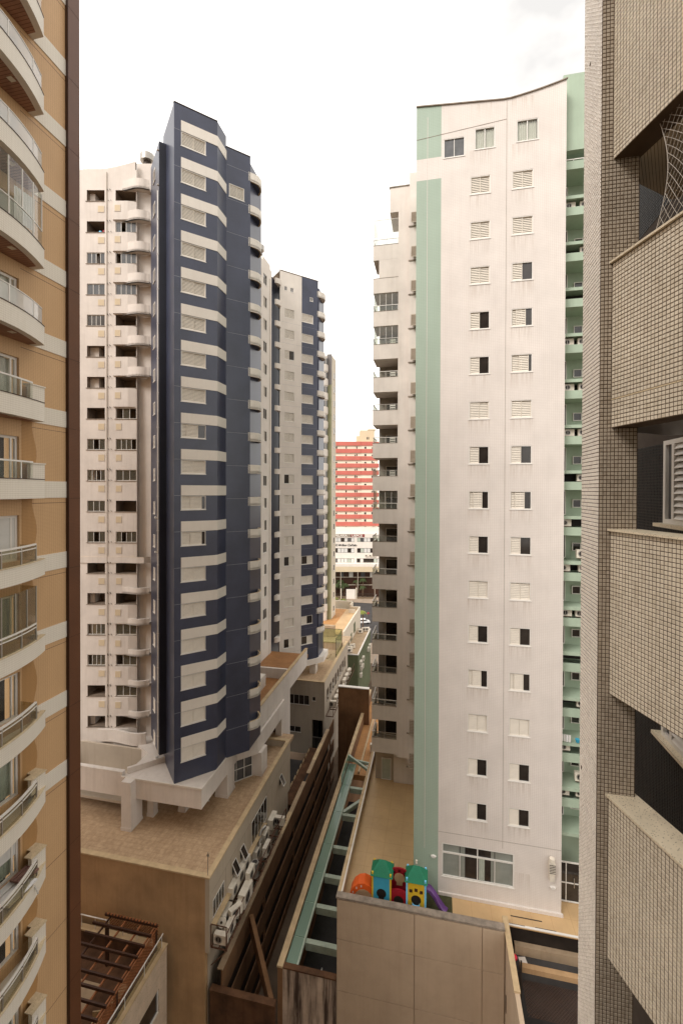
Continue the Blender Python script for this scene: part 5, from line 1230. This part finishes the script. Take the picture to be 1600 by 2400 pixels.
# ------------------------------------------------------------------ red banded building and school at the end of the view
RE = thing('apartment_tower', 'distant red and cream striped apartment block at the end of the alley', 'apartment building', (-32, 184, -3.2))
FE = Frame(RE, -32, 176.5, 0, 12)
m = MB(); m.box(-9,9.5,0.0,14,-3.2,57.3); FE.part('wall', m, ['redwall'])
for k in range(12):
    zt = 57.9-2.957*k
    m = MB(); m.box(-9.4,2.4,-0.5,-0.001,zt-1.62,zt); m.box(2.41,9.9,-0.25,-0.001,zt-1.62,zt); FE.part('red_band', m, ['red'])
    for x,w_ in ((-7.6,0.6),(-3.6,0.5),(0.0,0.45),(0.7,0.45),(4.0,0.8),(6.9,0.45),(7.5,0.45),(8.1,0.4)):
        if rg.random() < 0.85:
            m = MB(); hh = rg.choice((0.55,0.8,0.9)); m.box(x,x+w_,-0.04,-0.002,zt-2.85,zt-2.85+hh); FE.part('window', m, ['pane'])
m = MB(); m.box(2.3,8.2,2,9,57.3,62.8); m.box(0.9,2.3,2.5,8,57.3,60.5); m.box(5.5,8.6,1.9,6,62.8,63.3); FE.part('roof_tank', m, ['tan'])
for x in (5.0,5.6):
    m = MB(); m.box(x,x+0.35,1.96,1.998,59.0,60.0); FE.part('window', m, ['pane'])
SH = thing('school_building', 'long white school with black lettering and rows of windows on the street', 'school', (-30, 174, -3.2))
FSc = Frame(SH, -30.5, 169.3, 0, 12)
rows = [(-12,-0.1,18.05,19.65),(0.95,10,18.05,19.65),(-12,-0.1,13.8,15.6),(0.95,10,13.8,15.6),(-12,-0.2,9.9,11.6),(0.8,10,9.9,11.6)]
m = MB(); m.holed(-14,12,-3.2,21.2,rows,0.25,0,0); m.quad((-14,0,21.2),(12,0,21.2),(12,9,21.2),(-14,9,21.2)); m.box(-14,12,3,3.3,21.2,23.6); FSc.part('wall', m, ['white'])
for q,(a,b,c,d) in enumerate(rows):
    n = 9 if a < 0 else 7; w_ = (b-a)/n
    m = MB(); m.box(a,b,0.10,0.18,c,c+0.1); m.box(a,b,0.10,0.18,d-0.1,d)
    for i in range(n+1): m.box(a+w_*i-0.06,a+w_*i+0.06,0.098,0.182,c,d)
    w = FSc.part('window_band', m, ['rail'])
    for i in range(n):
        p = MB(); p.box(a+w_*i+0.06,a+w_*(i+1)-0.06,0.14,0.16,c+0.1,d-0.1); obj('pane', p.mesh('pane',[rg.choice(['curtain','curtain','curtain','curtain_g','pane2','pane'])]), w)
def text(F, s, x, z, h, mt, y=-0.03, bold=False, shear=0.0, name='lettering', sx=1.0):
    cu = bpy.data.curves.new(name,'FONT'); cu.body = s; cu.size = h; cu.extrude = 0.02; cu.shear = shear; cu.offset = 0.035*h if bold else 0
    o = bpy.data.objects.new('tmp', cu); COL.objects.link(o); dg = bpy.context.evaluated_depsgraph_get(); dg.update()
    me = bpy.data.meshes.new_from_object(o.evaluated_get(dg)); bpy.data.objects.remove(o)
    me.transform(Matrix.Rotation(R(90),4,'X')); me.transform(Matrix.Diagonal((sx,1,1,1))); me.materials.clear(); me.materials.append(M[mt])
    return F.part(name, me, None, at=(x,y,z))
text(FSc, 'O Melhor Colégio', -7.55, 16.4, 1.15, 'black', bold=True, shear=0.2, sx=0.97)
m = MB(); m.box(-9.6,-1.55,-0.08,-0.02,19.95,21.05); FSc.part('sign_board', m, ['grey_cap'])
m = MB(); m.box(-1.54,3.8,-0.085,-0.02,19.95,21.05); FSc.part('sign_board', m, ['signred'])
text(FSc, 'PAPELARIA', -9.2, 20.1, 1.15, 'white', y=-0.13, bold=True, sx=1.12); text(FSc, 'UEPCE', -1.2, 20.1, 1.15, 'white', y=-0.13, bold=True, sx=1.25)
m = MB(); m.box(-14,9.2,-3.5,0,9.0,10.0,0); m.box(-14,9.2,-3.6,0,7.0,8.98,1); FSc.part('canopy', m, ['white','tan'])
m = MB(); m.box(-14,9.5,-0.06,-0.01,-3.2,6.9); FSc.part('shop_front', m, ['wood'])
m = MB()
for i in range(4):
    m = MB(); m.box(-12+i*6.5,-11.8+i*6.5,-3.5,-3.3,-3.2,7.0); FSc.part('canopy_post', m, ['grey_wall'])
m = MB(); m.box(-14,9.5,-0.10,-0.061,4.2,4.4); m.box(-14,9.5,-0.10,-0.061,1.2,1.4); FSc.part('shop_transom', m, ['cream'])
for i,(x,wd) in enumerate(((-9,1.4),(-5.5,1.2),(-2.2,1.6),(2.5,1.5),(6,1.2))):
    m = MB(); m.box(x,x+wd,-0.12,-0.07,4.4,6.6); FSc.part('shop_window', m, ['pane2' if i%2 else 'curtain'])
for x,l in ((4.6,'left'),(6.2,'middle'),(7.6,'right')): 
    t = FSc.o+Matrix.Rotation(FSc.a,3,'Z')@Vector((x,-0.05,12.4)); ac_unit(t.x,t.y,t.z,FSc.a,l+' one of three air conditioners mounted on the white school front','air conditioners on the school front',1.4)
# school fence and gate
FN = thing('fence', 'dark railing fence along the street in front of the school', 'fence', (-31,170.5,-3.1))
FNf = Frame(FN, -31.3, 164.5, -3.1, 12)
m = MB(); m.box(-9,-1.6,0,0.06,2.0,2.1); m.box(-9,-1.6,0,0.06,0.2,0.3)
for i in range(50): m.box(-9+i*0.15,-8.96+i*0.15,0.01,0.05,0.3,2.0)
m.box(2.6,9,0,0.06,2.0,2.1)
for i in range(42): m.box(2.6+i*0.15,2.64+i*0.15,0.01,0.05,0.2,2.0)
FNf.part('railing', m, ['rail'])
m = MB(); m.box(-9,-1.6,0.3,0.5,0,0.9); m.box(2.6,9,0.3,0.5,0,0.6); FNf.part('base_wall', m, ['concrete'])
m = MB(); m.box(-1.5,1.9,-0.05,0.08,0.0,3.7); tag(FNf.part('gate_panel', m, ['white']))
m = MB(); m.box(2.1,2.5,-0.2,0.3,0,4.2); m.box(-3.6,-3.3,-0.2,0.3,0,3.9); FNf.part('gate_post', m, ['cream'])

# palms, street plants, car
def palm(x,y,z,h,r_,label,n=16,seed=0,mt='leaf'):
    g = random.Random(seed)
    t = thing('palm_tree', label, 'palm tree', (x,y,z), 0, None)
    m = MB(); m.tube([(0,0,0),(0.1,0,h*0.35),(0.05,0.1,h*0.7),(0,0,h)], 0.16, 7); obj('trunk', m.mesh('trunk',['bark']), t)
    for i in range(n):
        a = 2*math.pi*i/n+g.uniform(-.2,.2); el = g.uniform(-0.1,1.0); m = MB(); L_ = r_*g.uniform(0.8,1.1)
        pr_ = None
        for q in range(9):
            s_ = q/8; d_ = L_*s_; px_ = math.cos(a)*d_*math.cos(el*0.6); py_ = math.sin(a)*d_*math.cos(el*0.6); pz_ = h+d_*math.sin(el)*0.7-1.15*L_*s_*s_*0.75
            c_ = Vector((px_,py_,pz_)); sd = Vector((-math.sin(a),math.cos(a),0))
            if pr_ is not None:
                for sg in (-1,1):
                    wl = r_*0.42*math.sin(math.pi*min(0.97,s_+0.05))
                    tip = (pr_+c_)/2+sd*sg*wl+Vector((0,0,-wl*0.55))+(c_-pr_)*0.9
                    m.add([pr_,c_,tip],[(0,1,2)])
            pr_ = c_
        obj('frond', m.mesh('frond',[mt]), t)
    return t
palm(-34.1,166.3,-3.1,5.2,2.6,'large palm tree left of the white gate in front of the school',18,1)
palm(-37.6,166.0,-3.1,5.0,2.6,'palm tree farthest left in front of the school, partly behind the far tower',16,2)
palm(-36.0,168.0,-3.1,6.2,2.2,'tall palm tree close behind the fence left of the largest palm',14,6)
palm(-29.6,167.5,-3.1,6.4,1.7,'small palm tree just above the white gate',14,3)
palm(-27.0,168.0,-3.1,7.2,1.9,'tall dark palm tree right of the white gate',16,4)
palm(-26.9,166.0,-3.1,4.6,1.8,'short dark palm tree beside the gate post on the right',14,5)
palm(-20.7,128.5,-3.1,5.6,1.5,'bright yellow green palm on a thin trunk behind the pale terrace parapet',16,7,'leaf2')
def bush(x,y,z,r_,h,label,seed):
    g = random.Random(seed); m = MB()
    for i in range(260):
        a = g.uniform(0,6.28); d_ = r_*math.sqrt(g.random()); zz = h*g.random(); c = Vector((math.cos(a)*d_,math.sin(a)*d_,zz)); s_ = g.uniform(0.1,0.28)
        u = Vector((g.uniform(-1,1),g.uniform(-1,1),g.uniform(-.4,1))).normalized()*s_; v = Vector((g.uniform(-1,1),g.uniform(-1,1),g.uniform(-.4,.6))).normalized()*s_*0.6
        m.add([c-u,c+v,c+u,c-v],[(0,1,2,3)])
    t = thing('shrub', label, 'shrub', (x,y,z)); obj('foliage', m.mesh('foliage',['leaf2']), t)
bush(-36.5,160.8,-3.06,1.6,0.9,'low green shrub at the kerb across the street',3)
bush(-33.2,160.9,-3.06,1.2,0.6,'second lower shrub at the kerb across the street, right of the first',8)
t = thing('parked_car', 'small white car parked at the street end of the alley', 'car', (-21.6,135.2,-3.19), R(20))
prof = [(-2.0,0.35),(-1.95,0.8),(-1.5,0.92),(-0.95,1.42),(0.7,1.45),(1.25,0.98),(1.95,0.82),(2.05,0.4)]
m = MB(); k = len(prof); w_ = 0.82
m.add([(x,-w_,z) for x,z in prof]+[(x,w_,z) for x,z in prof],[tuple(reversed(range(k))),tuple(range(k,2*k))]+[(i,(i+1)%k,k+(i+1)%k,k+i) for i in range(k)]); obj('body', m.mesh('body',['carw']), t)
m = MB(); m.add([(-0.93,-0.7,1.435),(-0.93,0.7,1.435),(-1.46,0.72,0.95),(-1.46,-0.72,0.95)],[(0,1,2,3)]); m.add([(0.72,-0.7,1.46),(1.22,-0.72,1.03),(1.22,0.72,1.03),(0.72,0.7,1.46)],[(0,1,2,3)])
m.add([(-1.3,-0.826,0.97),(1.1,-0.826,1.0),(0.65,-0.826,1.38),(-0.9,-0.826,1.36)],[(0,1,2,3)]); m.add([(-1.3,0.826,0.97),(1.1,0.826,1.0),(0.65,0.826,1.38),(-0.9,0.826,1.36)],[(3,2,1,0)])
g_ = obj('window', m.mesh('window',['pane']), t); g_.location.z = 0.012
for x in (-1.3,1.3):
    for y in (-0.72,0.72):
        m = MB(); m.cyl((0,0),0.32,-0.1,0.1,14); obj('wheel', m.mesh('wheel',['black']), t, (x,y,0.33), 0, R(90))
m = MB(); m.box(-0.02,0.02,-0.02,0.02,0,2.4); m.cyl((0,0),0.5,2.2,2.7,10,1,0.3)
tag(obj('awning_pole', m.mesh('awning_pole',['rail','signred']), None, (-20.5,138.3,-3.19)), 'closed dark red parasol standing behind the white car', 'parasol')

# ------------------------------------------------------------------ house with the pergola, lower left
HS = thing('house', 'low house with rough white stone side wall and a roof terrace, lower left', 'house', (-22, 22, -3.2))
FHs = Frame(HS, 0, 0, 0, 0)
FHw = Frame(HS, -17.55, 0, 0, 90)
m = MB(); m.holed(16.8,26.5,-3.2,7.3,[(23.1,25.65,3.7,5.32)],0.5,0,0,0,1); m.quad((26.5,0,-3.2),(26.5,8,-3.2),(26.5,8,7.3),(26.5,0,7.3)); FHw.part('stone_wall', m, ['rough','dark'])
w = FHw.part('window', frame_mesh(2.55,1.62,0.08,True), ['alu'], at=(23.1,0.08,3.7)); obj('pane', plate_mesh(2.39,1.46,'pane'), w, (0.08,0.05,0.08))
m = MB(); m.box(-17.95,-17.50,16.8,26.55,7.3,7.4); m.box(-30,-17.95,26.15,26.55,7.3,7.4); FHs.part('coping', m, ['coping'])
m = MB(); m.box(-30,-17.8,16.8,26.15,5.8,6.25); m.box(-30,-17.95,26.16,26.5,-3.2,7.3); m.box(-17.94,-17.62,16.8,26.15,6.2,7.3); FHs.part('terrace_floor', m, ['rust'])
m = MB(); m.box(-24,-20.8,22.3,24.3,6.25,6.30); m.box(-24,-20.4,19.5,21.7,6.25,6.30); FHs.part('floor_slab', m, ['concrete'])
m = MB(); m.tube([(-17.72,16.8,8.2),(-17.72,26.3,8.2),(-17.74,26.36,8.18)],0.04,8); m.tube([(-24.5,26.35,8.2),(-21.9,26.35,8.2)],0.04,8)
FHs.part('handrail', m, ['alu'])
for i in range(6):
    m = MB(); m.cyl((-17.72,17.2+i*1.8),0.02,7.4,8.2,6); FHs.part('baluster', m, ['alu'])
for i in range(6):
    m = MB(); m.cyl((-18.6-i*1.1,26.35),0.02,7.4,8.2,6); FHs.part('baluster', m, ['alu'])
m = MB(); m.box(-17.735,-17.72,17,26.2,7.45,8.1); FHs.part('glass_panel', m, [G_TINT])
PG = thing('pergola', 'dark wooden pergola with lattice screens on the roof terrace of the low house', 'pergola', (-20, 22.5, 6.25))
FPg = Frame(PG, 0, 0, 0, 0)
for i in range(12):
    y = 26.0-0.67*i
    m = MB(); m.box(-22.3 if i > 0 else -21.9,-17.9,y-0.05,y+0.05,8.92,9.08); FPg.part('beam', m, ['wood'])
for x in (-21.5,-20.3,-19.1,-18.1):
    m = MB(); m.box(x-0.04,x+0.04,18.4,26.2,8.80,8.915); FPg.part('rafter', m, ['wood_r' if x > -21 else 'wood'])
for (x,y) in ((-21.26,25.4),(-18.0,25.9),(-18.0,22.2),(-21.3,21.2),(-18.0,18.8)):
    m = MB(); m.box(x-0.09,x+0.09,y-0.09,y+0.09,6.25,8.8); FPg.part('post', m, ['wood'])
def lattice(o, u, L_, z0, z1, name):
    m = MB(); h = z1-z0; n = int((L_+h)/0.19)
    for i in range(n):
        s0 = i*0.19-h
        for sg in (0,1):
            a = max(0,s0); b = min(L_,s0+h)
            if b <= a: continue
            za,zb_ = (a-s0,b-s0)
            if sg: za,zb_ = h-za,h-zb_
            m.bar((o[0]+u[0]*a-u[1]*0.02*sg,o[1]+u[1]*a+u[0]*0.02*sg,z0+za),(o[0]+u[0]*b-u[1]*0.02*sg,o[1]+u[1]*b+u[0]*0.02*sg,z0+zb_),0.03,0.03)
    m.box(min(o[0],o[0]+u[0]*L_)-0.03,max(o[0],o[0]+u[0]*L_)+0.03,min(o[1],o[1]+u[1]*L_)-0.03,max(o[1],o[1]+u[1]*L_)+0.03,z1,z1+0.06)
    FPg.part(name, m, ['wood_r'])
lattice((-21.6,26.08),(1,0),3.7,8.2,8.9,'lattice_screen')
lattice((-17.93,18.6),(0,1),7.4,7.6,8.85,'lattice_screen')
for i in range(10):
    m = MB(); m.cyl((0,0),0.05,0,0.05,6); 
m = MB()
for i in range(16): m.box(-21.7+i*0.24,-21.6+i*0.24,25.93,26.07,9.08,9.13)
FPg.part('cap_batten', m, ['wood_r'])
def chair(x,y,rz,label):
    t = thing('terrace_chair', label, 'chair', (x,y,6.25), rz)
    m = MB(); m.box(-0.25,0.25,-0.25,0.25,0.40,0.46); obj('seat', m.mesh('seat',['coping']), t)
    m = MB(); m.box(-0.25,0.25,0.22,0.28,0.46,0.95); obj('backrest', m.mesh('backrest',['coping']), t)
    for a in (-0.22,0.18):
        for b in (-0.22,0.2): m = MB(); m.box(a,a+0.04,b,b+0.04,0,0.40); obj('leg', m.mesh('leg',['wood']), t)
chair(-19.3,22.1,0.3,'tan chair under the pergola nearer the railing corner')
chair(-19.7,20.9,0.2,'tan chair under the pergola nearest the bottom of the view')
m = MB(); m.box(-19.3,-18.8,23.2,24.3,6.65,6.72); [m.box(a,a+0.05,b,b+0.05,6.25,6.65) for a in (-19.25,-18.9) for b in (23.3,24.2)]
tag(obj('terrace_bench', m.mesh('terrace_bench',['coping'])), 'tan low bench under the middle of the pergola', 'bench')
